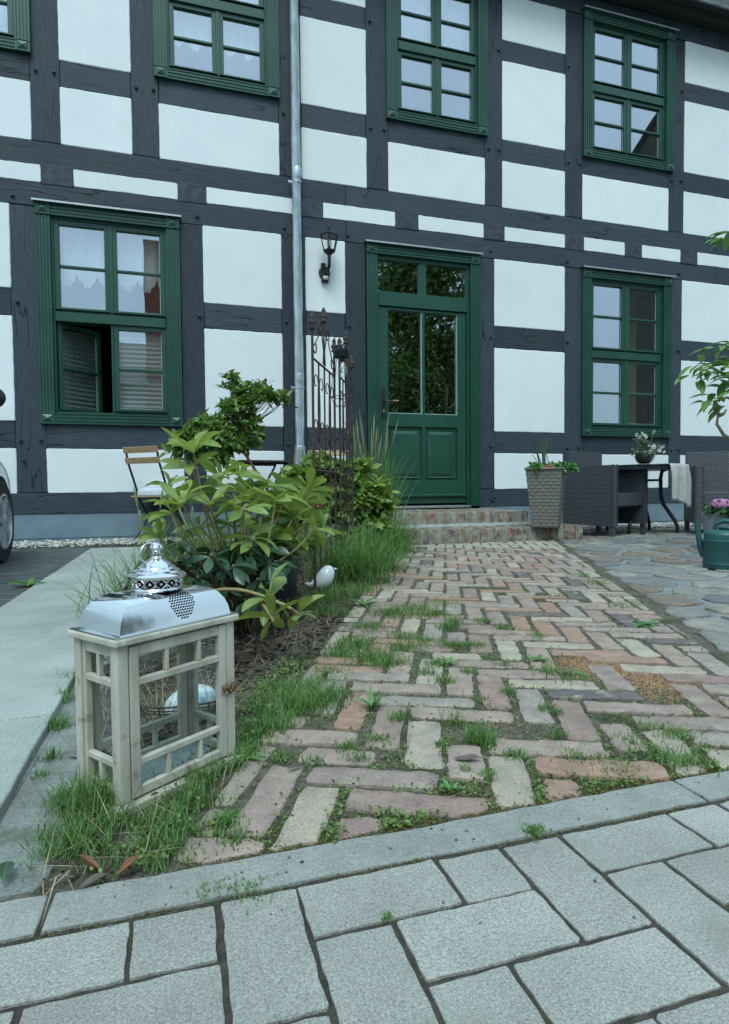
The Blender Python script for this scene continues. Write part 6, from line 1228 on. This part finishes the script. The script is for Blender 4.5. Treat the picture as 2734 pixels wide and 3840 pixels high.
for i, (y, s) in enumerate(WH):
    My = Matrix.Rotation(R(90*s), 3, 'Y').to_4x4(); wl = obj('wheel', MB().lathe([(.20, -.18), (.285, -.17), (.302, -.14), (.304, -.02), (.29, .0), (.21, .002), (.20, -.02)], 40, M=My), M_TYRE, car, loc=(s*(HW-.0), y, .304), angle=40)
    rm = MB(); rm.lathe([(.0, -.05), (.205, -.05), (.208, .004), (.196, .010), (.190, -.004), (.186, -.03), (0, -.032)], 40, M=My); rm.lathe([(0, .012), (.05, .010), (.062, .002), (.062, -.03)], 20, M=My)
    for k in range(7):
        a = 2*PI*k/7; ca, sa = math.cos(a), math.sin(a); P = [My@Vector(((r_*ca-t_*sa), (r_*sa+t_*ca), z_)) for r_, t_, z_ in ((.045, -.022, .006), (.195, -.034, .004), (.195, .034, .004), (.045, .022, .006), (.045, -.026, -.03), (.195, -.04, -.03), (.195, .04, -.03), (.045, .026, -.03))]; rm.add(P, [(0, 1, 2, 3), (4, 7, 6, 5), (0, 4, 5, 1), (1, 5, 6, 2), (2, 6, 7, 3), (3, 7, 4, 0)])
    obj('wheel_cover', rm, M_RIM, wl, angle=35)
    obj('arch_lining', MB().lathe([(.338, 0), (.338, .24), (.0, .24)], 30, M=Matrix.Rotation(R(-90*s), 3, 'Y').to_4x4(), c=(s*(HW-.03), y, .30)), M_TYRE, car)
mb = MB(); CB = [(-1.25, .72, .93), (-1.95, .60, 1.38), (-2.3, .58, 1.44), (-3.1, .57, 1.42), (-3.75, .62, 1.02)]; V = []
for y, w_, z_ in CB: V += [(-.74, y, .92), (-w_, y, z_-.01), (-w_*.8, y, z_+.02), (w_*.8, y, z_+.02), (w_, y, z_-.01), (.74, y, .92)]
mb.add(V, [(k*6+j, k*6+j+1, k*6+7+j, k*6+6+j) for k in range(4) for j in range(5)]+[(0, 1, 2, 3, 4, 5), (24, 29, 28, 27, 26, 25)]); obj('cabin_glass', mb, M_CARG, car, angle=30)
mb = MB(); V = []
for y, w_, z_ in CB[1:4]: V += [(-w_*.98, y, z_), (-w_*.8, y, z_+.028), (w_*.8, y, z_+.028), (w_*.98, y, z_)]
mb.add(V, [(k*4+j, k*4+j+1, k*4+5+j, k*4+4+j) for k in range(2) for j in range(3)]); obj('roof', mb, M_CAR, car, angle=40)
for s in (-1, 1):
    obj('pillar', MB().tube([(s*.745, -1.25, .93), (s*.61, -1.95, 1.37)], .03, 8), M_CAR, car); obj('pillar', MB().tube([(s*.75, -2.45, .95), (s*.585, -2.45, 1.43)], .03, 8), M_CAR, car); obj('pillar', MB().tube([(s*.73, -3.7, 1.0), (s*.575, -3.1, 1.40)], .04, 8), M_CAR, car)
    mr_ = obj('mirror', MB().ball((s*.93, -1.42, 1.12), .085, 16, 10, (1.15, .7, .9)), M_IRON, car, smooth=True); obj('mirror_arm', MB().tube([(s*.74, -1.40, 1.0), (s*.86, -1.42, 1.08)], .025, 8), M_IRON, car)
    obj('headlight', MB().ball((s*.60, -.075, .62), .10, 14, 10, (1.2, .7, .6)), M_CARG, car, smooth=True)
obj('bumper_grille', MB().box(-.35, .35, -.03, .012, .34, .42), M_IRON, car, bevel=.01); obj('number_plate_holder', MB().box(-.26, .26, .0, .02, .44, .54), M_IRON, car, bevel=.004)

# ------------------------------------------------------------------ surroundings behind the camera, seen only in the panes
def tree(name, label, base, h, cr, n, L, m):
    t = thing(name, label, 'tree', base); mb = MB(); mb.tube([(0, 0, 0), (.05, 0, h*.3), (-.05, .1, h*.6), (0, 0, h*.85)], [.28, .22, .14, .05], 10); P = []; 
    for k in range(26):
        a = random.uniform(0, 6.28); z0 = h*random.uniform(.22, .7); q = Vector((math.cos(a)*cr*random.uniform(.5, .9), math.sin(a)*cr*random.uniform(.5, .9), z0+h*random.uniform(.05, .25))); mb.tube([(0, 0, z0), q*.5+Vector((0, 0, z0*.5)), q], [.08, .05, .02], 6)
    obj('trunk', mb, M_STEMO, t, smooth=True)
    c = np.stack([RNG.normal(0, cr*.42, 90), RNG.normal(0, cr*.42, 90), h*RNG.uniform(.16, 1.0, 90)], 1); c[:, :2] *= (1.15-np.abs(c[:, 2:3]/h-.5)); P = np.repeat(c, n//90, 0); P = P+RNG.normal(0, cr*.20, P.shape); o_ = link('crown', leaves_mesh('crown', P, RNG.normal(0, 1, P.shape), RNG.uniform(.6, 1.2, len(P))*L, RNG.uniform(.6, 1, len(P))*L*.6, m), t); o_['kind'] = 'stuff'; return t
M_TREE = leafmat('dense_tree_leaf', (.10, .19, .05), (.19, .30, .08), .6, trans=.3)
tree('lime_tree', 'broad dense green tree across the yard, mirrored in the glass of the front door', (8.0, -5.8, 0), 8.6, 2.6, 24000, .22, M_TREE); tree('yard_tree', 'rounder green tree standing further right across the yard', (12.6, -9.5, 0), 7.2, 2.2, 12000, .22, M_TREE)
bh = thing('brick_outbuilding', 'outbuilding with pale wall, red brick pier and dark roof across the yard behind the viewer', 'building', (-3.2, -9, 0)); M_REDB = mat('red_brick_wall', (.20, .075, .05), (.27, .11, .075), 9, .85, .5, 40, .004)
obj('wall', MB().box(-9.2, 2.2, -3, 0, 0, 4.4), mat('pale_yard_wall', (.30, .28, .27), (.40, .38, .37), 3, .9, .2), bh); obj('brick_pier', MB().box(2.2, 3.1, -3, .2, 0, 9.2), M_REDB, bh); obj('roof', MB().add([(-9.6, .5, 4.2), (2.3, .5, 4.2), (2.3, -1.5, 6.0), (-9.6, -1.5, 6.0), (-9.6, -3.5, 4.2), (2.3, -3.5, 4.2)], [(0, 1, 2, 3), (3, 2, 5, 4)]), M_DARK, bh)
gb = thing('gabled_house', 'tall gabled house at the far right across the yard behind the viewer', 'house', (22.5, -8.5, 0)); obj('wall', MB().add([(-3.9, 0, 0), (5, 0, 0), (5, 0, 14.5), (.6, 0, 21), (-3.6, 0, 14.8), (4.5, -9, 0), (13, -9, 0), (13, -9, 14.5), (9, -9, 21), (4.5, -9, 14.8)], [(0, 1, 2, 3, 4), (5, 9, 8, 7, 6), (0, 4, 9, 5), (1, 6, 7, 2)]), mat('grey_brown_render', (.075, .075, .06), (.11, .105, .085), 3, .9, .2), gb)
obj('roof', MB().add([(-4.2, .4, 13.9), (.6, .4, 21.1), (5.5, .4, 13.9), (4.0, -9.4, 13.9), (9, -9.4, 21.1), (13.5, -9.4, 13.9)], [(0, 1, 4, 3), (1, 2, 5, 4)]), M_DARK, gb)
